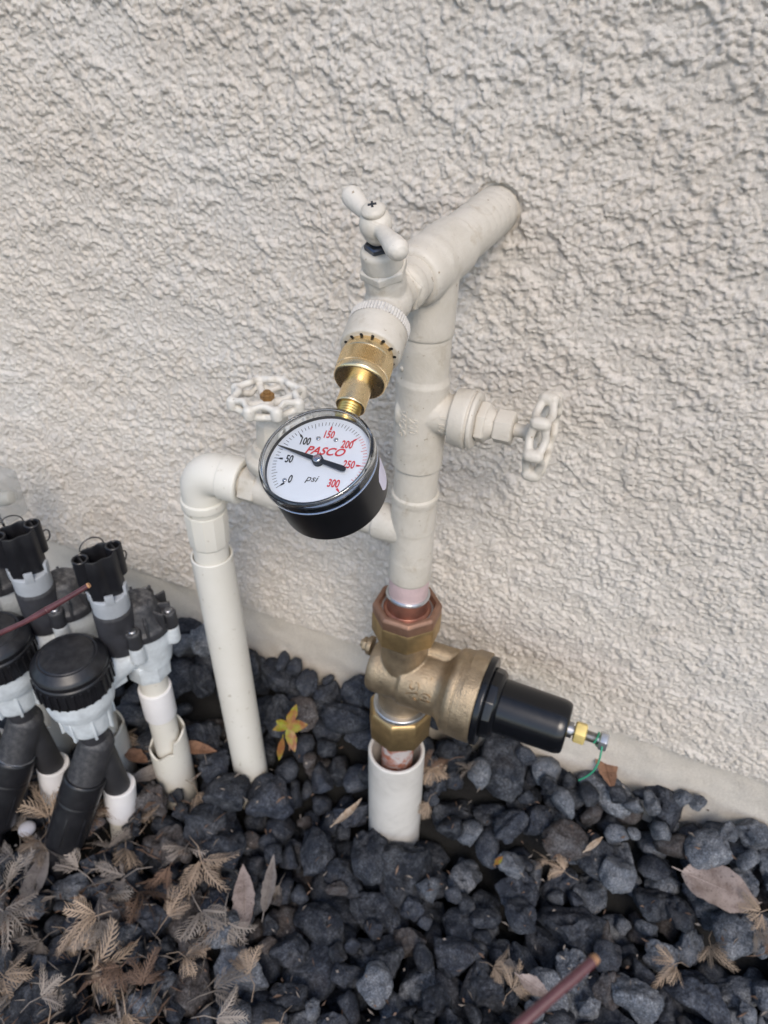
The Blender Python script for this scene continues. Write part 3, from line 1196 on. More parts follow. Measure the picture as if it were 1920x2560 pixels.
# ================================================================== pressure regulator
def build_prv():
    z0 = .279
    o = Vector((0, -.109, z0))
    t = thing('pressure_regulator', 'cast bronze pressure regulator with black spring cover between two union nuts', 'regulator', o)
    X, Zv = Vector((1, 0, 0)), Vector((0, 0, 1))
    b = MB()
    b.lathe([(-.060, .0232), (-.04, .0240), (0, .0240), (.03, .0222), (.066, .0215)], o, Zv, 44)
    b.lathe(rnd([(-.0325, .018), (-.0315, .0260), (-.026, .0280), (.003, .0285), (.0045, .0312), (.034, .0312), (.0405, .0308), (.0450, .0330), (.0520, .0415), (.055, .0428), (.060, .0428)], .003), o, X, 56)
    # boss along the back of the top
    b.lathe(rnd([(-.020, .004), (-.018, .0105), (.044, .0105), (.050, .011), (.056, .006)], .002), o + Vector((0, .014, .027)), X, 28)
    part('body', b, 'bronze', t, voxel=.0010, smooth=2)
    b = MB()
    b.lathe(rnd([(.0585, .0405), (.0590, .0427), (.060, .0430), (.0605, .0426), (.0612, .0430), (.066, .0431), (.067, .0432), (.080, .0434), (.0815, .0420)], .0006), o, X, 96, mod=lambda q, r, an: r * (1 + (.075 * (1 / math.cos(
        ((math.degrees(an) + 10) % 45 - 22.5) * math.pi / 180) - 1) / .082 * min(1, max(0, (q - .0645) / .002)) * max(0, min(1, 1.15 - abs(((an - .85 + math.pi) % (2 * math.pi)) - math.pi) / 1.5)))))
    v, f = [], []
    part('bell_housing', b, 'bronze', t)
    b = MB()
    b.lathe(rnd([(.0812, .040), (.0812, .0428), (.0822, .0434), (.0868, .0434), (.0880, .0424), (.0880, .033)], .0008), o, X, 64)
    part('cover_flange', b, 'black_satin', t)
    b = MB()
    b.lathe([(.0875, .0335), (.0890, .0345), (.0965, .0335), (.1000, .0300), (.1015, .0245)], o, X, 12, phase=.2)
    part('cover_hex', b, 'black_satin', t, bevel=.0012)
    b = MB()
    b.lathe(rnd([(.100, .0266), (.120, .0263), (.1585, .0257), (.1645, .0238), (.1655, .0190), (.1655, .004)], .003, 5), o, X, 56)
    part('spring_cover', b, 'black_satin', t)
    b = MB()
    b.lathe([(.163, .0075), (.170, .0075)], o, X, 20)
    for i in range(9):
        b.lathe([(.1815 + i * .0013, .0046), (.1815 + i * .0013 + .00065, .0052), (.1815 + i * .0013 + .0013, .0046)], o, X, 20, cap=(False, False))
    b.lathe([(.168, .0046), (.197, .0046)], o, X, 20)
    part('adjusting_bolt', b, 'steel', t)
    b = MB()
    hexnut(b, o, X, .1715, .1825, .0105, 6, .0010, .35)
    part('lock_nut', b, 'yellow_brass', t, bevel=.0004)
    b = MB()
    hexnut(b, o, X, .1945, .2025, .0092, 6, .0010, .35)
    part('bolt_head', b, 'solder', t, bevel=.0004)
    # drain plug on the other end
    q = o + Vector((-.036, .006, .016))
    b = MB()
    b.lathe(rnd([(0, .010), (.004, .010), (.005, .009)], .0006), q, -X, 24)
    hexnut(b, q, -X, .004, .0105, .0075, 6, .0008)
    b.lathe([(.010, .0042), (.0125, .0040)], q, -X, 16)
    part('plug', b, 'bronze', t, bevel=.0004)
    # unions
    Z1 = Vector((0, PY, 0))
    b = MB()
    b.lathe([(.338, .0250), (.340, .0312), (.342, .0326), (.3610, .0326), (.3640, .0322)], Z1, Zv, 8, phase=R_(22.5))
    n1 = part('union_nut', b, 'nut_brass', t, bevel=.0010)
    b = MB()
    b.lathe([(.3635, .0322), (.3735, .0324), (.3765, .0305), (.3770, .0265), (.3700, .0255), (.3650, .0250)], Z1, Zv, 8, phase=R_(22.5), cap=(True, False))
    part('nut_collar', b, 'nut_copper', n1, bevel=.0009, label='copper tinted upper half of the union nut')
    b = MB()
    b.lathe(rnd([(.361, .0250), (.3685, .0243), (.3715, .0212), (.3720, .0185), (.374, .0184), (.3895, .0180)], .001), Z1, Zv, 44)
    part('union_tail', b, 'copper', n1)
    b = MB()
    b.torus(Z1 + Vector((0, 0, .3692)), .0232, .0019, Zv, 48, 10, tf=lambda a: .0006 * math.sin(2 * a))
    part('solder_bead', b, 'solder', n1)
    b = MB()
    b.lathe(rnd([(.228, .0245), (.2315, .0288), (.236, .0280), (.2365, .0235)], .001), Z1, Zv, 44)
    part('union_seat', b, 'solder', t)
    b = MB()
    b.lathe([(.188, .0262), (.1905, .0318), (.193, .0332), (.2265, .0332), (.2305, .0310), (.2310, .0285)], Z1, Zv, 8, phase=R_(5))
    part('union_nut', b, 'nut_brass', t, bevel=.0011)
    b = MB()
    b.lathe([(.03, .0176), (.165, .0176), (.1895, .0182)], Z1, Zv, 44)
    part('inlet_pipe', b, 'copper_flux', t, label='flux stained copper pipe rising out of the grey sleeve')
    # raised casting marks
    b = MB()
    def wrap(body, size, xc, an0):
        tv, tf = text_mesh(body, size, .0013, 0, .95, .0006)
        out = []
        for p in tv:
            an = an0 + p.x / .0315
            rr_ = .0320 + p.z
            out.append(o + Vector((xc - p.y, -rr_ * math.cos(an), rr_ * math.sin(an))))
        b.raw(out, tf)
    wrap('AC', .0145, .020, R_(24))
    wrap('1', .0130, .030, R_(56))
    wrap('10', .0110, .034, R_(18))
    part('casting_mark', b, 'bronze', t, sharp=60)
    # sleeve the pipe stands in
    bt = Vector((.004, -.1115, -.045))
    tp = Vector((-.0012, -.110, .152))
    b = MB()
    b.hollow(.0312, .0272, 0, (tp - bt).length, bt, tp - bt, 56, .0012)
    single('sleeve_pipe', b, 'pvc_sleeve', 'short wide weathered grey sleeve pipe around the copper pipe below the regulator', 'pipe', bt)
    # green twist tie on the adjusting bolt
    b = MB()
    c = o + X * .1905
    path = []
    for i in range(20):
        a = 2 * math.pi * i / 16
        path.append(c + Vector((.0012 * math.sin(a), 0, 0)) + (Vector((0, -1, 0)) * math.cos(a) + Zv * math.sin(a)) * .0062 + X * .0003 * i)
    e = aty(1447, 1950, -.135)
    st = path[-1]
    for i in range(1, 11):
        q = i / 10
        path.append(st.lerp(e, q) + Vector((.006 * math.sin(q * math.pi), -.006 * math.sin(q * math.pi), 0)))
    b.tube(path, .0009, 8)
    single('twist_tie', b, 'wire_green', 'thin green wire tie looped on the adjusting bolt of the regulator', 'wire', e)


build_prv()


# ================================================================== irrigation valves
IR0 = Vector((-.281, -.16, 0))
IU = Vector((-.028, -.075, 0)).normalized()
IN_ = Vector((-IU.y, IU.x, 0))


def ip(s, z, q=0.0):
    return IR0 + IU * s + IN_ * q + Vector((0, 0, z))


def build_irrigation():
    Zv = Vector((0, 0, 1))
    t = thing('irrigation_valve', 'irrigation valve with black ribbed filter cap, nearest the tall cream pipe', 'irrigation valve', IR0, 'irrigation valves by the wall')
    # riser
    b = MB()
    b.lathe([(-.04, .0160), (.215, .0160)], ip(0, 0), Zv, 36)
    rs = part('riser_pipe', b, 'pvc_cream', t)
    b = MB()
    b.lathe(rnd([(.127, .0168), (.127, .0188), (.174, .0188), (.1745, .0170)], .001), ip(0, 0), Zv, 36)
    part('coupling', b, 'pvc_white', rs)
    # valve body
    b = MB()
    b.lathe(rnd([(.203, .0180), (.203, .0240), (.228, .0245), (.230, .0230)], .001), ip(0, 0), Zv, 8, phase=.3)
    part('union', b, 'grey_plastic', t, bevel=.001)
    b = MB()
    b.lathe([(.222, .024), (.242, .027), (.258, .028), (.272, .028)], ip(-.003, 0), Zv, 36)
    b.lathe([(.0, .018), (.03, .0185), (.055, .021), (.07, .024)], ip(0, .248), IU + Vector((0, 0, -.12)), 32)
    for a in range(4):
        an = R_(45 + 90 * a)
        c = ip(-.003 + .030 * math.cos(an), 0, .030 * math.sin(an))
        b.lathe([(.248, .006), (.251, .008), (.272, .008)], c, Zv, 20)
    part('valve_body', b, 'grey_plastic', t, voxel=.0013, smooth=4)
    # ribbed bonnet
    b = MB()
    b.lathe(rnd([(.2725, .0305), (.2815, .0305), (.284, .0270), (.298, .0210), (.308, .0180), (.312, .015), (.312, .001)], .0015), ip(-.003, 0), Zv, 40)
    for a in range(10):
        an = 2 * math.pi * a / 10
        d = IU * math.cos(an) + IN_ * math.sin(an)
        c = ip(-.003, .289) + d * .021
        b.box(c, (.011, .0014, .012), (d, d.cross(Zv), Zv))
    for a in range(4):
        an = R_(45 + 90 * a)
        c = ip(-.003 + .030 * math.cos(an), 0, .030 * math.sin(an))
        b.lathe(rnd([(.2725, .0082), (.291, .0078), (.293, .007)], .0008), c, Zv, 20)
        b.box(ip(-.003 + .023 * math.cos(an), .278, .023 * math.sin(an)), (.009, .0055, .0055), (IU * math.cos(an) + IN_ * math.sin(an), IN_ * math.cos(an) - IU * math.sin(an), Zv))
    bo = part('bonnet', b, 'dusty_black', t, bevel=.0006)
    for a in range(4):
        an = R_(45 + 90 * a)
        c = ip(-.003 + .030 * math.cos(an), 0, .030 * math.sin(an))
        b = MB()
        b.lathe(rnd([(.292, .0044), (.2946, .0044), (.2955, .0035), (.2955, .0003)], .0004), c, Zv, 16)
        part('screw', b, 'steel', bo)
    # solenoid
    S = ip(.0235, 0)
    b = MB()
    b.lathe(rnd([(.262, .0190), (.276, .0200), (.314, .0196), (.318, .0180)], .0015), S, Zv, 36)
    so = part('solenoid', b, 'charcoal', t)
    b = MB()
    b.lathe(rnd([(.315, .0170), (.316, .0182), (.338, .0185), (.339, .0165)], .0008), S, Zv, 40)
    for a in range(5):
        an = 2 * math.pi * a / 5 + .5
        d = Vector((math.cos(an), math.sin(an), 0))
        b.box(S + d * .0178 + Zv * .342, (.0014, .0042, .006), (d, d.cross(Zv), Zv))
    part('coil_ring', b, 'coil_grey', so, bevel=.0005)
    p1, p2 = atz(205, 1405, .384), atz(280, 1373, .384)
    dx = (p2 - p1)
    dx.z = 0
    dx = dx.normalized()
    dy = Vector((-dx.y, dx.x, 0))
    S2 = (p1 + p2) / 2
    S2 = Vector((S.x, S.y, 0)).lerp(Vector((S2.x, S2.y, 0)), .6)
    # cap wall follows a three-lobed outline, open at the top
    out = []
    for i in range(64):
        an = 2 * math.pi * i / 64
        r = .0142 + .0050 * math.exp(-((math.cos(an) - 1) / .13) ** 2) + .0050 * math.exp(-((math.cos(an) + 1) / .13) ** 2) - .0022 * math.cos(4 * an)
        out.append((r * math.cos(an), r * math.sin(an)))
    b = MB()
    v, f = [], []
    lev = [(.330, .95), (.345, 1.05), (.366, 1.02), (.3870, 1.0), (.3880, .97), (.3880, .90), (.3870, .86), (.366, .84)]
    for z, k in lev:
        for x, y in out:
            v.append(S2 + dx * x * k + dy * y * k + Zv * z)
    n = 64
    for j in range(len(lev) - 1):
        for i in range(n):
            q = (i + 1) % n
            f.append((j * n + i, j * n + q, (j + 1) * n + q, (j + 1) * n + i))
    f.append(tuple(range((len(lev) - 1) * n, len(lev) * n)))
    f.append(tuple(reversed(range(n))))
    b.raw(v, f)
    part('solenoid_cap', b, 'black_plastic', so)
    for sg in (-1, 1):
        b = MB()
        b.hollow(.0078, .0056, .355, .3895, S2 + dx * .0165 * sg, Zv, 24, .0006)
        b.lathe([(.355, .0058), (.362, .0058)], S2 + dx * .0165 * sg, Zv, 20)
        part('socket', b, 'black_plastic', so)
    b = MB()
    b.lathe([(.360, .0055), (.375, .0055), (.3765, .0042)], S2 + dx * .003 - dy * .003, Zv, 20)
    part('plunger', b, 'black_plastic', so)
    # lead wires
    b = MB()
    p = [S2 + dx * -.004 + dy * .014 + Zv * .380]
    for i in range(1, 17):
        a = math.pi * i / 16
        p.append(S2 + dy * .016 + dx * (-.011 + .012 * math.cos(math.pi - a) + .012) + Zv * (.383 + .012 * math.sin(a)))
    b.tube(p, .0007, 6)
    p = [S2 + dx * .022 + dy * .010 + Zv * .362]
    for i in range(1, 13):
        a = 2 * math.pi * i / 12
        p.append(S2 + dx * (.022 + .012 * math.sin(a / 2)) + dy * (.012 + .022 * i / 12) + Zv * (.362 + .006 * math.sin(a) - .02 * i / 12))
    b.tube(p, .0008, 6)
    part('lead_wire', b, 'wire_black', so)
    # filter: body, cap
    c = ip(.0785, 0)
    b = MB()
    b.lathe(rnd([(.184, .0150), (.184, .0235), (.188, .0250), (.213, .0275), (.219, .0290), (.220, .0325), (.2305, .0345), (.247, .0345), (.2475, .030)], .0012), c, Zv, 48)
    for a in range(8):
        an = 2 * math.pi * a / 8 + .2
        d = Vector((math.cos(an), math.sin(an), 0))
        b.box(c + d * .0262 + Zv * .201, (.0022, .0014, .016), (d, d.cross(Zv), Zv))
    b.box(c - IU * .034 + Zv * .234, (.012, .013, .012), (IU, IN_, Zv))
    fb = part('filter_body', b, 'grey_plastic', t, bevel=.0006)
    b = MB()
    b.lathe(rnd([(.2480, .0340), (.2480, .0365), (.2500, .0372), (.2700, .0372), (.2730, .0366), (.2740, .0350), (.2775, .0368), (.2805, .0372), (.2840, .0352), (.2890, .0300), (.2905, .0285), (.2897, .0272), (.2910, .0258), (.2925, .010), (.2925, .0002)], .0010), c, Zv, 64)
    for a in range(30):
        an = 2 * math.pi * a / 30
        d = Vector((math.cos(an), math.sin(an), 0))
        b.box(c + d * .0375 + Zv * .2600, (.0012, .0013, .0102), (d, d.cross(Zv), Zv))
    part('filter_cap', b, 'black_plastic', t, bevel=.0004)
    # black wye below
    b = MB()
    b.lathe([(.145, .0150), (.188, .0135)], c, Zv, 32)
    part('filter_neck', b, 'charcoal', t)
    j = ip(.0785, .148)
    a_dir = (ip(.1456, .030) - ip(.083, .142)).normalized()
    b = MB()
    b.ball(j, .0190)
    b.lathe([(-.004, .0190), (.05, .0198), (.066, .0200)], j, a_dir, 36)
    e2 = ip(.0712, .045)
    b.lathe([(.0, .0155), ((e2 - j).length, .0148)], j, e2 - j, 32)
    wy = part('wye_fitting', b, 'dusty_black', t, voxel=.0013, smooth=4)
    b = MB()
    ls = (ip(.1456, .022) - j).length
    b.lathe(rnd([(.046, .0202), (.0455, .0222), (.048, .0232), (.072, .0230), (.074, .0225), (.077, .0231), (.080, .0226), (ls - .006, .0215), (ls - .001, .0200), (ls, .0185)], .0010), j, a_dir, 44)
    for a in range(7):
        an = 2 * math.pi * a / 7
        u, w, ax = frame(a_dir)
        d = u * math.cos(an) + w * math.sin(an)
        b.box(j + a_dir * .108 + d * .0224, (.0010, .0010, .020), (d, d.cross(a_dir), a_dir))
    part('hose_adapter', b, 'black_plastic', t, bevel=.0004)
    b = MB()
    path = [j + a_dir * (ls - .01), j + a_dir * (ls + .012), j + a_dir * (ls + .03) + Vector((0, 0, -.012)), j + a_dir * (ls + .05) + Vector((0, 0, -.03))]
    b.tube(path, .0125, 20)
    part('drip_hose', b, 'black_plastic', t)
    b = MB()
    e3 = ip(.082, -.035)
    dd = (e3 - e2).normalized()
    b.lathe(rnd([(-.012, .0150), (-.012, .0182), (-.010, .0186), (.042, .0182), (.0425, .0160)], .0010), e2, dd, 36)
    part('outlet_coupling', b, 'pvc_white', t)
    b = MB()
    b.lathe([(.03, .0150), (.085, .0150)], e2, dd, 30)
    part('outlet_pipe', b, 'pvc_cream', t)
    return t, j, a_dir


def build_irrigation_all():
    t, j, a_dir = build_irrigation()
    t2 = copy_tree(t, (-.085, -.013, .008))
    t2['label'] = 'irrigation valve with a silver clamp round its black hose fitting, second from tall cream pipe'
    b = MB()
    o = j + Vector((-.085, -.013, .008))
    u, w, a = frame(a_dir)
    b.lathe(rnd([(.0455, .0199), (.0455, .0212), (.0475, .0216), (.0545, .0216), (.0565, .0212), (.0565, .0199)], .0006), o, a_dir, 44,
            mod=lambda q, r, an: r + .0005 * math.sin(9 * an))
    b.box(o + a_dir * .051 + (u * -.6 - w * .75).normalized() * .0225, (.006, .0032, .0045), (u, w, a))
    part('hose_clamp', b, 'solder', t2, bevel=.0004)
    t3 = copy_tree(t, (-.172, -.020, .016))
    t3['label'] = 'irrigation valve beside the clear plastic wire box'
    # sleeves round the risers
    for off, lab in (((0, 0, 0), 'cream sleeve pipe with a notched rim around the riser of the first irrigation valve'),
                     ((-.085, -.013, .008), 'cream sleeve pipe around the riser behind the black filter cap'),
                     ((-.172, -.020, .016), 'cream sleeve pipe around the riser of the valve beside the wire box')):
        B = Vector(off) + IR0 + Vector((0, 0, -.045))
        b = MB()
        ro, ri, n = .0236, .0212, 48
        v, f = [], []
        for r in (ro, ri):
            for i in range(n):
                an = 2 * math.pi * i / n
                q = .5 + .5 * math.cos(an - R_(55))
                ht = .108 + .030 * (1 if q > .52 else q * .5) + .003 * math.sin(5 * an)
                if off[0]:
                    ht -= .03
                d = Vector((math.cos(an), math.sin(an), 0))
                v += [B + d * r, B + d * r + Vector((0, 0, ht))]
        for i in range(n):
            q = (i + 1) % n
            f += [(2 * i, 2 * q, 2 * q + 1, 2 * i + 1), (2 * n + 2 * i, 2 * n + 2 * i + 1, 2 * n + 2 * q + 1, 2 * n + 2 * q),
                  (2 * i + 1, 2 * q + 1, 2 * n + 2 * q + 1, 2 * n + 2 * i + 1)]
        b.raw(v, f)
        single('sleeve_pipe', b, 'pvc_cream', lab, 'pipe', B)
    # clear box with a cream wire connector
    c = aty(-10, 1232, -.10)
    t = thing('wire_box', 'clear plastic waterproof box holding a cream wire connector', 'box', c - Vector((0, 0, .03)))
    b = MB()
    b.box(c, (.026, .016, .030))
    part('shell', b, 'clear_plastic', t, bevel=.004)
    b = MB()
    b.lathe(rnd([(-.013, .004), (-.012, .0075), (.004, .0085), (.012, .0070), (.013, .003)], .001), c + Vector((.010, 0, -.006)), (1, .2, .4), 20)
    part('wire_connector', b, 'pvc_cream', t)
    b = MB()
    base = IR0 + Vector((-.172, .02, .30))
    b.tube([c + Vector((0, 0, -.006)), c + Vector((-.01, .0, -.028)), c + Vector((-.02, .01, -.07)), base + Vector((0, -.01, -.01))], .0016, 8)
    part('lead_wire', b, 'wire_black', t)


build_irrigation_all()


# ================================================================== lava rocks
REF = .02


def rock_mesh(seed, sub=3):
    r = random.Random(seed)
    bm = bmesh.new()
    bmesh.ops.create_icosphere(bm, subdivisions=sub, radius=1)
    planes = []
    for _ in range(r.randint(7, 13)):
        n = Vector((r.gauss(0, 1), r.gauss(0, 1), r.gauss(0, 1))).normalized()
        planes.append((n, r.uniform(.46, .80)))
    off = Vector((r.uniform(0, 50), r.uniform(0, 50), r.uniform(0, 50)))
    sx, sy, sz = r.uniform(.95, 1.35), r.uniform(.82, 1.02), r.uniform(.66, .9)
    from mathutils import noise as mn
    for v in bm.verts:
        p = v.co.copy()
        for n, d in planes:
            e = p.dot(n) - d
            if e > 0:
                p -= n * e * .95
        h = mn.noise(p * 1.2 + off) * .14 + mn.noise(p * 2.9 + off) * .08 + mn.noise(p * 6.5 + off) * .05 + mn.noise(p * 13 + off) * .028
        pit = mn.noise(p * 3.6 + off * 2)
        if pit > .28:
            h -= (pit - .28) * .8
        p += v.normal * h
        v.co = Vector((p.x * sx, p.y * sy, p.z * sz)) * REF
    bmesh.ops.recalc_face_normals(bm, faces=bm.faces)
    me = bpy.data.meshes.new('lava_rock')
    bm.to_mesh(me)
    bm.free()
    me.polygons.foreach_set('use_smooth', [True] * len(me.polygons))
    return me


CELL = .004
GX0, GX1, GY0, GY1 = -1.15, 1.05, -1.15, .02
NX, NY = int((GX1 - GX0) / CELL), int((GY1 - GY0) / CELL)
gx = GX0 + (np.arange(NX) + .5) * CELL
gy = GY0 + (np.arange(NY) + .5) * CELL
HX, HY = np.meshgrid(gx, gy)
HF = terrain(HX, HY)
POSTS = [(.004, -.1115, .0312), (-.187, -.125, .0207)]
for off in ((0, 0), (-.085, -.013), (-.172, -.020)):
    POSTS.append((IR0.x + off[0], IR0.y + off[1], .0236))
    e = ip(.080, 0)
    POSTS.append((e.x + off[0], e.y + off[1], .0185))
    e = ip(.145, 0)
    POSTS.append((e.x + off[0], e.y + off[1], .021))


def build_rocks():
    global HF
    lows = [rock_mesh(100 + i, 2) for i in range(16)]
    tiny = [rock_mesh(100 + i, 1) for i in range(16)]
    protos, pm = [], {}
    for i in range(16):
        me = rock_mesh(100 + i, 4)
        protos.append(me)
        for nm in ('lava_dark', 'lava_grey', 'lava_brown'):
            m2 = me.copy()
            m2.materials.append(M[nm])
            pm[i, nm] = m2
    ext = []
    for me in protos:
        c = np.array([v.co for v in me.vertices])
        ext.append(c)
    rocks = []

    def drop(x, y, r, mi):
        for px, py, pr in POSTS:
            d = math.hypot(x - px, y - py)
            if d < pr + r * .84:
                k = (pr + r * .84) / max(d, 1e-4)
                x, y = px + (x - px) * k, py + (y - py) * k
        if y > .004 - r * .8:
            y = .004 - r * .8
        for px, py, pr in POSTS:
            if math.hypot(x - px, y - py) < pr + r * .74:
                return
        i, j = int((x - GX0) / CELL), int((y - GY0) / CELL)
        if 4 < i < NX - 5 and 4 < j < NY - 5 and HF[j - 2:j + 3, i - 2:i + 3].mean() > level(x, y) + .004:
            return
        rot = Quaternion((rr.gauss(0, 1), rr.gauss(0, 1), rr.gauss(0, 1), rr.gauss(0, 1))).normalized()
        if rr.random() < .6:
            rot = Quaternion((0, 0, 1), rr.uniform(0, 6.28)) @ Quaternion((rr.gauss(0, 1), rr.gauss(0, 1), 0), rr.gauss(0, .35))
        m = np.array(rot.to_matrix())
        c = ext[mi] @ m.T * (r / REF)
        i0 = ((c[:, 0] + x - GX0) / CELL).astype(int)
        j0 = ((c[:, 1] + y - GY0) / CELL).astype(int)
        if i0.min() < 1 or j0.min() < 1 or i0.max() >= NX - 1 or j0.max() >= NY - 1:
            if not (j0.max() >= NY - 1 and i0.min() >= 1 and i0.max() < NX - 1 and j0.min() >= 1):
                return
            j0 = np.minimum(j0, NY - 2)
        low = c[:, 2] < 0
        lift = HF[j0[low], i0[low]] - c[low, 2]
        z = np.quantile(lift, .80)
        np.maximum.at(HF, (j0, i0), c[:, 2] + z)
        # fill interior cells between the sampled vertices
        rocks.append((x, y, z, r, mi, rot))
    rr = random.Random(5)

    def level(x, y):
        q = min(1, max(0, (y + .125) / .095))
        return (-.006 + .102 * q) if y > -.30 else -.006 + .02 * (y + .30)
    for px, py, pr in POSTS:                       # nothing can settle inside a pipe
        HF = np.where(np.hypot(HX - px, HY - py) < pr + .006, np.maximum(HF, .0), HF)
    seen = 0
    for k in range(5600):
        best = None
        for _ in range(30):
            x, y = rr.uniform(GX0 + .05, GX1 - .05), rr.uniform(GY0 + .05, -.012)
            if k % 2 and not (-.5 < x < .55 and y > -.62):
                continue
            i, j = int((x - GX0) / CELL), int((y - GY0) / CELL)
            df = level(x, y) - float(HF[j - 2:j + 3, i - 2:i + 3].mean())
            if best is None or df > best[0]:
                best = (df, x, y)
        if best is None or best[0] < .004:
            seen += 1
            if seen > 160:
                break
            continue
        r = rr.uniform(.0150, .0275) * (1 + .45 * rr.random() ** 3)
        if best[0] < .016:
            r = rr.uniform(.009, .016)
        drop(best[1], best[2], r, rr.randrange(16))
    # small stones in whatever hollows are left
    cells = [(x, y) for x in np.arange(-.60, .62, .008) for y in np.arange(-.68, -.012, .008)]
    rr.shuffle(cells)
    for x, y in cells:
        i, j = int((x - GX0) / CELL), int((y - GY0) / CELL)
        df = level(x, y) - float(HF[j - 2:j + 3, i - 2:i + 3].mean())
        if df > .014:
            drop(x, y, min(.023, max(.011, df * .62)), rr.randrange(16))
    # choose the 300 that show largest
    cand = []
    for k, (x, y, z, r, mi, rot) in enumerate(rocks):
        px, py, d = project((x, y, z))
        inside = -60 < px < 1980 and py < 2620 and d > 0
        i, j = int((x - GX0) / CELL), int((y - GY0) / CELL)
        i, j = min(max(i, 2), NX - 3), min(max(j, 2), NY - 3)
        vis = HF[j - 2:j + 3, i - 2:i + 3].max() - (z + r * .55)
        if inside:
            cand.append((r / d * (1.0 if vis < .004 else .25), k))
    cand.sort(reverse=True)
    top = set(k for _, k in cand[:298])
    looks = {'lava_dark': 'near black lava rock', 'lava_grey': 'dusty mid grey lava rock', 'lava_brown': 'brownish dark lava rock'}
    sv, sf, sm, base = [], [], [], 0
    names = list(looks)
    for k, (x, y, z, r, mi, rot) in enumerate(rocks):
        g = .08 + .38 * min(1, max(0, (x + .02) / .24)) + (.16 if y < -.30 and x < -.05 else 0)  # dark rocks favoured middle and left, putting shade under the pipes into their colour
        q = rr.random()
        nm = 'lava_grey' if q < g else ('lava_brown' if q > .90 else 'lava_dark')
        if k in top:
            where = 'in the open rock bed'
            dpx, dpy, dd = project((x, y, z))
            if y > -.055:
                where = 'lying against the concrete footing'
            elif math.hypot(x - .004, y + .1115) < .085:
                where = 'beside the wide grey sleeve pipe'
            elif math.hypot(x + .187, y + .125) < .065:
                where = 'at the foot of the tall cream sleeve pipe'
            elif x < -.235 and y > -.30:
                where = 'among the irrigation valves'
            elif dpx < 640 and dpy > 2000:
                where = 'among the dead cut leaves'
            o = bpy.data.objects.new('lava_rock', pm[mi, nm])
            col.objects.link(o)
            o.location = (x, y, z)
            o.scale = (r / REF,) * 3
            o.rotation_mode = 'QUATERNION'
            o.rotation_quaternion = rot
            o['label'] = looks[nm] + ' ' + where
            o['category'] = 'rock'
            o['group'] = 'loose lava rocks in the bed'
        else:
            dpx, dpy, dd = project((x, y, z))
            me = lows[mi] if (dd > 0 and -250 < dpx < 2200 and dpy < 2900) else tiny[mi]
            co = np.array([v.co for v in me.vertices]) @ np.array(rot.to_matrix()).T * (r / REF) + np.array((x, y, z))
            fa = np.array([p.vertices[:] for p in me.polygons]) + base
            base += len(co)
            sv.append(co)
            sf.append(fa)
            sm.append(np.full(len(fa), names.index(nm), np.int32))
    if sv:
        me = bpy.data.meshes.new('lava_rock_bed')
        me.from_pydata(np.concatenate(sv).tolist(), [], np.concatenate(sf).tolist())
        me.polygons.foreach_set('use_smooth', [True] * len(me.polygons))
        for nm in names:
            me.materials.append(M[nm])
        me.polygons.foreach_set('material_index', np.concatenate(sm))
        o = bpy.data.objects.new('lava_rock_bed', me)
        col.objects.link(o)
        o['kind'] = 'stuff'
        o['label'] = 'dark lava rock filling the bed between the larger stones'
        o['category'] = 'rocks'
    # close gaps in the height field
    for _ in range(2):
        P = np.pad(HF, 1, mode='edge')
        HF = np.maximum(HF, (P[:-2, 1:-1] + P[2:, 1:-1] + P[1:-1, :-2] + P[1:-1, 2:]) / 4)
    print('rocks', len(rocks), 'in view', len(cand))


build_rocks()


def hz(x, y, r=.008):
    i, j = int((x - GX0) / CELL), int((y - GY0) / CELL)
    k = max(1, int(r / CELL))
    i0, i1, j0, j1 = max(i - k, 0), min(i + k + 1, NX), max(j - k, 0), min(j + k + 1, NY)
    if i1 <= i0 or j1 <= j0:
        return 0.0
    return float(HF[j0:j1, i0:i1].max())


def ground_px(px, py, it=6):
    z = 0.0
    for _ in range(it):
        p = atz(px, py, z)
        z = .5 * z + .5 * hz(p.x, p.y, .006)
    return atz(px, py, z)


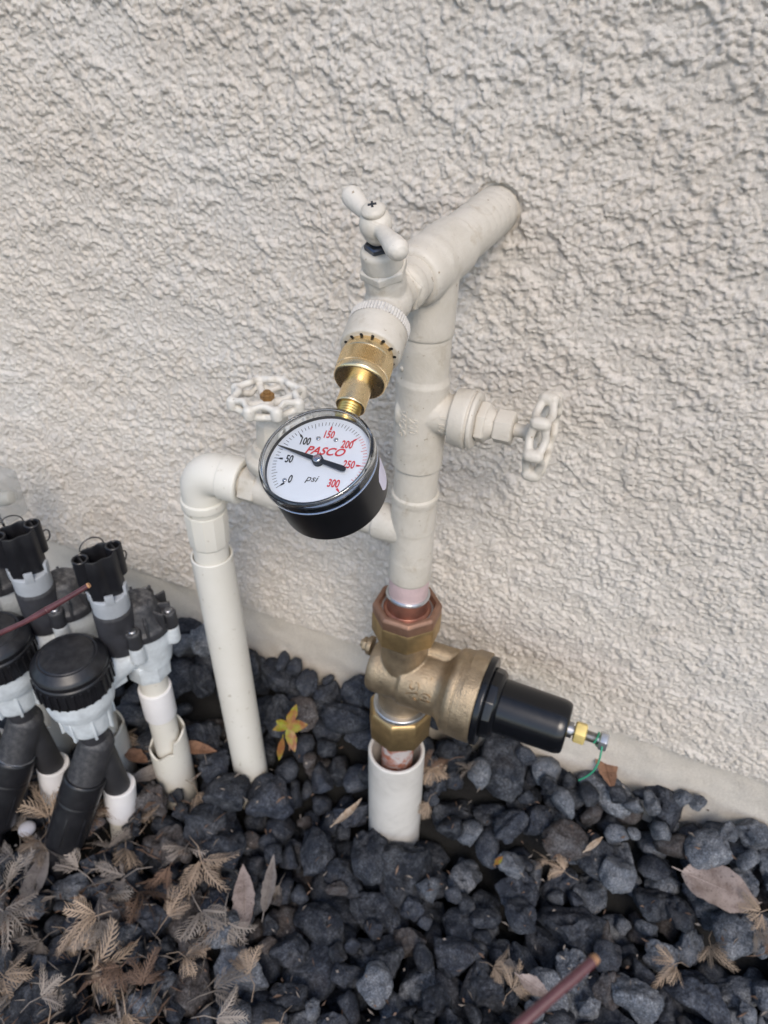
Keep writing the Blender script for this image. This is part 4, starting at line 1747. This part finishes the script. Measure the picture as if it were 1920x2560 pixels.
# ================================================================== leaf litter
def frond_mesh(seed, mat):
    """dead finely cut leaf: several toothed, curled lobes hanging from one stalk"""
    r = random.Random(seed)
    m = MB()
    nl = r.randint(4, 8)
    spread = r.uniform(.22, .36)
    for k in range(nl):
        c0 = k - (nl - 1) / 2
        a = c0 * spread + r.gauss(0, .07)
        L = r.uniform(.70, 1.0) * (1 - .45 * abs(c0) / nl)
        curl = r.uniform(.1, 1.3)
        side = r.uniform(-.35, .35) + .12 * c0
        lift = r.uniform(.05, .8)
        twist = r.uniform(-1.2, 1.2)
        d = Vector((math.cos(a), math.sin(a), 0))
        s_ = Vector((-math.sin(a), math.cos(a), 0))

        def pos(t, w, up=0.0):
            q = L * t
            z = lift * q - curl * q * q
            tw = twist * t
            return d * (q * (1 - .10 * curl * t)) + s_ * (w * math.cos(tw) + side * q * q) + Vector((0, 0, z + w * math.sin(tw) + up))
        N = 9
        v, f = [], []
        for i in range(N):
            t0, t1 = .10 + .90 * i / N, .10 + .90 * (i + 1) / N
            w0 = .010 + .016 * math.sin(math.pi * min(1, t0))
            w1 = .010 + .016 * math.sin(math.pi * min(1, t1)) if i < N - 1 else .002
            b = len(v)
            v += [pos(t0, -w0), pos(t0, 0, -.010), pos(t0, w0), pos(t1, -w1), pos(t1, 0, -.010), pos(t1, w1)]
            f += [(b, b + 1, b + 4, b + 3), (b + 1, b + 2, b + 5, b + 4)]
            if i > 0:                                     # narrow pointed side leaflets
                for sg in (-1, 1):
                    tl = r.uniform(.20, .34) * (math.sin(math.pi * min(1, .12 + t0 * .86)) ** .7)
                    h1, h2 = r.uniform(-.01, .03), r.uniform(-.06, .06)
                    b = len(v)
                    hw = .021
                    v += [pos(t0, sg * w0 * .5), pos(t0 + hw * 1.6, sg * w0 * .5),
                          pos(t0 + tl * .50, sg * (w0 + tl * .36), h1), pos(t0 + tl * .38 + hw * 1.7, sg * (w0 + tl * .24), h1 + .01),
                          pos(min(1.08, t0 + tl * .98), sg * (w0 + tl * .52), h2)]
                    f += [(b, b + 1, b + 3, b + 2), (b + 2, b + 3, b + 4)]
        m.raw(v, f)
    m.tube([Vector((-.55, r.uniform(-.25, .25), -.05)), Vector((-.25, r.uniform(-.05, .05), .03)), Vector((.12, 0, .01))], [.010, .012, .014], 5)
    me = bpy.data.meshes.new('dried_frond')
    me.from_pydata(m.v, [], m.f)
    me.polygons.foreach_set('use_smooth', [True] * len(me.polygons))
    me.materials.append(M[mat])
    return me


def leaf_mb(L, W, fold=.25, curl=.3, tip=1.0, n=14, wave=.0, ragged=.06):
    v, f = [], []
    m = 6
    rl = random.Random(int(L * 1e5) + int(W * 1e6))
    for i in range(n + 1):
        t = i / n
        w = W * .5 * (math.sin(math.pi * t ** .85) ** .8 if 0 < t < 1 else 0) * (1 - .25 * (t ** 4) * tip) + .0003
        wl, wr = (1 + ragged * rl.gauss(0, 1), 1 + ragged * rl.gauss(0, 1))
        for j in range(m + 1):
            q = (j / m * 2 - 1)
            q *= wl if q < 0 else wr
            z = abs(q) * w * fold + curl * L * (t - .5) ** 2 + wave * W * math.sin(t * 9 + q * 2) * abs(q)
            v.append(Vector((L * (t - .5), w * q, z)))
    for i in range(n):
        for j in range(m):
            a = i * (m + 1) + j
            f.append((a, a + 1, a + m + 2, a + m + 1))
    b = MB()
    b.raw(v, f)
    # underside, so that the blade has body
    k = len(v)
    b.raw([p - Vector((0, 0, .0005)) for p in v], [tuple(reversed(q)) for q in f])
    b.tube([Vector((-L * .5 - L * .14, 0, curl * L * .25 + .001)), Vector((-L * .5, 0, curl * L * .25)), Vector((0, 0, .0004)), Vector((L * .45, 0, curl * L * .2))], [.0007, .0008, .0006, .0003], 6)
    return b


def place_leaf(name, mb, mat, label, cat, p, yaw, pitch=0, roll=0, group=None):
    me = mb.mesh(name, (0, 0, 0), 0, 60, merge=False)
    me.materials.append(M[mat])
    o = bpy.data.objects.new(name, me)
    col.objects.link(o)
    o.location = p
    o.rotation_euler = (R_(roll), R_(pitch), R_(yaw))
    o['label'] = label
    o['category'] = cat
    if group:
        o['group'] = group
    return o


def px_yaw(p, q):
    a, b = ground_px(*p), ground_px(*q)
    return math.degrees(math.atan2(b.y - a.y, b.x - a.x)), (b - a).length, (a + b) / 2


def build_litter():
    r = random.Random(21)
    fr = [frond_mesh(300 + i, ('dry_tan', 'dry_grey', 'dry_tan', 'dry_grey', 'dry_rust', 'dry_grey')[i % 6]) for i in range(18)]

    def frond(px, py, size, mi, yaw=None, lab=0):
        p = ground_px(px, py)
        o = bpy.data.objects.new('dried_frond', fr[mi])
        col.objects.link(o)
        o.location = (p.x, p.y, hz(p.x, p.y, .012) + .001)
        o.rotation_euler = (r.gauss(0, .35), r.gauss(.1, .3), r.uniform(0, 6.28) if yaw is None else yaw)
        o.scale = (size,) * 3
        o['label'] = ('finely cut tan dead leaf curled on the lava rocks', 'finely cut grey brown dead leaf curled on the lava rocks', 'finely cut rust brown dead leaf curled on the lava rocks')[{'dry_tan': 0, 'dry_grey': 1, 'dry_rust': 2}[fr[mi].materials[0].name]]
        o['category'] = 'dead leaf'
        o['group'] = 'dead cut leaves on the rocks'
    spots = [(40, 2440), (120, 2500), (180, 2420), (240, 2470), (30, 2540), (110, 2560), (300, 2540), (150, 2340), (40, 2280), (20, 2360), (80, 2310), (100, 2060), (50, 2100), (120, 2130), (30, 2050),
             (170, 2060), (70, 2180), (30, 2160), (230, 2120), (200, 2170), (340, 2440), (390, 2480), (450, 2400), (380, 2540), (560, 2300), (500, 2020), (470, 2130), (400, 2110), (540, 2180), (430, 2180),
             (330, 2190), (350, 2250), (600, 2460), (560, 2490), (520, 2550), (1240, 2430), (1270, 2390), (1360, 2200), (1390, 2240), (1110, 1950), (1060, 1960), (1080, 1920), (1180, 1930), (1060, 2050),
             (1900, 2290), (1890, 2340), (1680, 2430), (1770, 2380), (1270, 2480), (60, 1990), (20, 1920), (140, 1900), (300, 1860),
             (250, 2280), (220, 2230), (10, 2230), (500, 2260), (300, 2110), (420, 2320), (690, 2230), (700, 2560), (1870, 2440)]
    for px, py in spots:
        big = px < 650 and py > 2000
        for _ in range(r.choice((1, 1, 2)) if (px < 260 and py > 2030) else 1):
            frond(px + r.gauss(0, 26 if big else 8), py + r.gauss(0, 22 if big else 8), r.uniform(.034, .054) if big else r.uniform(.022, .034), r.randrange(18))

    def leaf(p, q, W, mat, label, name='dead_leaf', fold=.2, curl=.25, lift=.004, roll=0, pitch=0, wave=0.0):
        yaw, L, c = px_yaw(p, q)
        dpt = project(c)[2]
        L = min(L, 1.35 * math.hypot(p[0] - q[0], p[1] - q[1]) * dpt / F)
        c.z = hz(c.x, c.y, .014) + lift
        place_leaf(name, leaf_mb(L, W, fold, curl, wave=wave), mat, label, 'dead leaf', c, yaw, pitch, roll)
    leaf((1690, 2225), (1890, 2262), .050, 'leaf_mauve', 'broad mauve grey dead leaf with a midrib lying on the rocks', curl=.12, fold=.06, lift=.004, wave=.10)
    leaf((612, 2330), (608, 2160), .024, 'leaf_mauve', 'slender pointed mauve dead leaf lying on the rocks', curl=.1, fold=.12, lift=.006, roll=-10)
    leaf((660, 2290), (685, 2140), .014, 'leaf_grey', 'narrow grey curled dead leaf beside the slender mauve leaf', curl=.3, fold=.5)
    leaf((1455, 1968), (1530, 2020), .024, 'leaf_orange', 'small orange brown dead leaf near the green wire tie', curl=.3, fold=.3, lift=.008)
    leaf((1740, 1975), (1790, 2045), .020, 'leaf_pale', 'small pale curled dead leaf against the concrete footing', curl=.3, fold=.4, lift=.006)
    leaf((40, 2245), (120, 2120), .024, 'leaf_grey', 'long grey dead leaf below the black hose fitting', curl=.1, fold=.2, lift=.006)
    leaf((330, 1975), (480, 1900), .022, 'leaf_grey', 'long grey dead leaf lying by the notched sleeve pipe', curl=.15, fold=.3, lift=.004)
    leaf((455, 1905), (535, 1885), .018, 'leaf_orange', 'brown dead leaf lying behind the notched sleeve pipe', curl=.2, fold=.3)
    leaf((320, 1890), (375, 1935), .018, 'leaf_orange', 'rust brown dead leaf between the irrigation valve and its outlet pipe', curl=.2, fold=.3)
    leaf((840, 2090), (900, 2010), .008, 'leaf_pale', 'thin curled dead leaf strip beside the grey sleeve pipe', curl=.5, fold=.5)
    leaf((1290, 2460), (1370, 2510), .016, 'leaf_mauve', 'small mauve dead leaf beside a curled cut leaf', curl=.2, fold=.4)
    leaf((1460, 2135), (1500, 2110), .006, 'leaf_pale', 'tiny straw coloured leaf strip on the rocks', curl=.1, fold=.1)
    leaf((1235, 2170), (1255, 2148), .006, 'leaf_green', 'tiny yellow leaf scrap on the rocks', curl=.1, fold=.1)
    leaf((1800, 2008), (1925, 2088), .014, 'bark', 'strip of dark brown bark lying along the concrete footing', name='bark_strip', curl=.1, fold=.4, lift=.008)
    # crumbs of dead leaf caught between the stones
    v, f = [], []
    for _ in range(1000):
        px = r.uniform(-100, 2020) if r.random() < .35 else r.gauss(180, 260)
        py = r.uniform(1850, 2650)
        p = ground_px(px, py, 3)
        if not (GX0 + .03 < p.x < GX1 - .03 and GY0 + .03 < p.y < -.02):
            continue
        z = hz(p.x, p.y, .002) + .0006
        a = r.uniform(0, 6.28)
        needle = px < 560 and r.random() < .6
        L, W = (r.uniform(.010, .026), r.uniform(.0004, .0008)) if needle else (r.uniform(.003, .011), r.uniform(.0005, .0013))
        d, q = Vector((math.cos(a), math.sin(a), r.gauss(0, .4))), Vector((-math.sin(a), math.cos(a), r.gauss(0, .5)))
        c = Vector((p.x, p.y, z))
        b0 = len(v)
        cu = r.uniform(-.3, .5) * L
        v += [c - d * L * .5, c + q * W + Vector((0, 0, cu)), c + d * L * .5, c - q * W + Vector((0, 0, cu * .6))]
        f += [(b0, b0 + 1, b0 + 2), (b0, b0 + 2, b0 + 3)]
    me = bpy.data.meshes.new('leaf_litter')
    me.from_pydata(v, [], f)
    me.materials.append(M['dry_rust'])
    me.materials.append(M['dry_grey'])
    me.polygons.foreach_set('material_index', [(i // 2) % 2 for i in range(len(f))])
    o = bpy.data.objects.new('leaf_litter', me)
    col.objects.link(o)
    o['kind'] = 'stuff'
    o['label'] = 'brown crumbs of dead leaves between the rocks'
    o['category'] = 'leaf litter'
    # white pebble
    p = ground_px(75, 2087)
    b = MB()
    b.ball((p.x, p.y, hz(p.x, p.y) + .004), .010, (0, 0, 1), 20, 10, .6)
    single('pebble', b, 'pebble', 'smooth pale lilac grey pebble among the dead leaves', 'pebble', (p.x, p.y, hz(p.x, p.y) + .0))
    # seedling
    p = ground_px(722, 1850)
    z = p.z
    t = thing('seedling', 'small yellow green seedling with reddish leaves growing between the rocks', 'plant', (p.x, p.y, z - .02))
    c = aty(720, 1815, p.y)
    b = MB()
    b.tube([(p.x, p.y, z - .02), (p.x + .001, p.y, z), c], .0011, 8)
    part('stem', b, 'leaf_orange', t)
    cam_right = Vector((RIGHT.x, RIGHT.y, 0)).normalized()
    for (px, py, W, roll) in ((742, 1760, .014, 0), (770, 1812, .017, 10), (690, 1800, .013, -25), (682, 1825, .012, 20), (737, 1880, .016, 0), (697, 1902, .010, 0)):
        e = atd(px, py, project(c)[2] - .008)
        if (px, py) == (697, 1902):
            st = c.lerp(p, .9) + Vector((-.006, -.004, .002))
        else:
            st = c
        d = e - st
        L = d.length
        m = leaf_mb(L, W * .78, .3, .15, n=8, wave=.06)
        x = d.normalized()
        vw = (CAM - c).normalized()
        y = vw.cross(x).normalized()
        y = Quaternion(x, R_(roll)) @ y
        zz = x.cross(y)
        m.v = [st + d * .5 + x * q.x + y * q.y + zz * q.z for q in m.v]
        part('leaf', m, 'leaf_green', t, sharp=60)
    # red twigs of a shrub in front of the wall
    b = MB()
    pts = [atd(222, 1463, .43), atd(165, 1497, .43), atd(118, 1524, .43), atd(60, 1556, .432), atd(0, 1583, .435), atd(-120, 1632, .45)]
    e = pts[-1]
    pts += [e + Vector((-.03, -.03, -.03)), e + Vector((-.06, -.07, -.12)), e + Vector((-.07, -.10, -.30)), Vector((e.x - .07, e.y - .11, -.04))]
    b.tube(pts, [.0016, .0016, .0021, .0016, .0017, .0018, .0020, .0023, .0026, .003], 12)
    b.torus(pts[2], .0014, .0009, pts[3] - pts[1], 16, 8)
    t = thing('twig', 'thin dark red twig reaching in front of the irrigation valves', 'twig', Vector((e.x - .07, e.y - .11, -.04)))
    part('stem', b, 'twig_red', t)
    part('cut_end', MB().lathe([(-.0006, .0018), (.0006, .0015)], pts[0], pts[0] - pts[1], 12), 'twig_cut', t)
    b = MB()
    pts = [atd(1487, 2398, .188), atd(1440, 2440, .186), atd(1370, 2500, .184), atd(1300, 2562, .182), atd(1220, 2640, .18)]
    e = pts[-1]
    pts += [e + Vector((-.01, -.03, -.04)), e + Vector((0, -.06, -.16)), e + Vector((.01, -.08, -.35)), Vector((e.x + .01, e.y - .09, -.04))]
    b.tube(pts, [.0013, .0014, .0014, .0015, .0016, .0019, .0023, .0027, .003], 14)
    t = thing('twig', 'blurred dark red twig with a pale cut tip above the foreground rocks', 'twig', Vector((e.x + .01, e.y - .09, -.04)))
    part('stem', b, 'twig_red', t)
    part('cut_end', MB().lathe([(-.0006, .0014), (.0008, .0011)], pts[0], pts[0] - pts[1], 14), 'twig_cut', t)


build_litter()
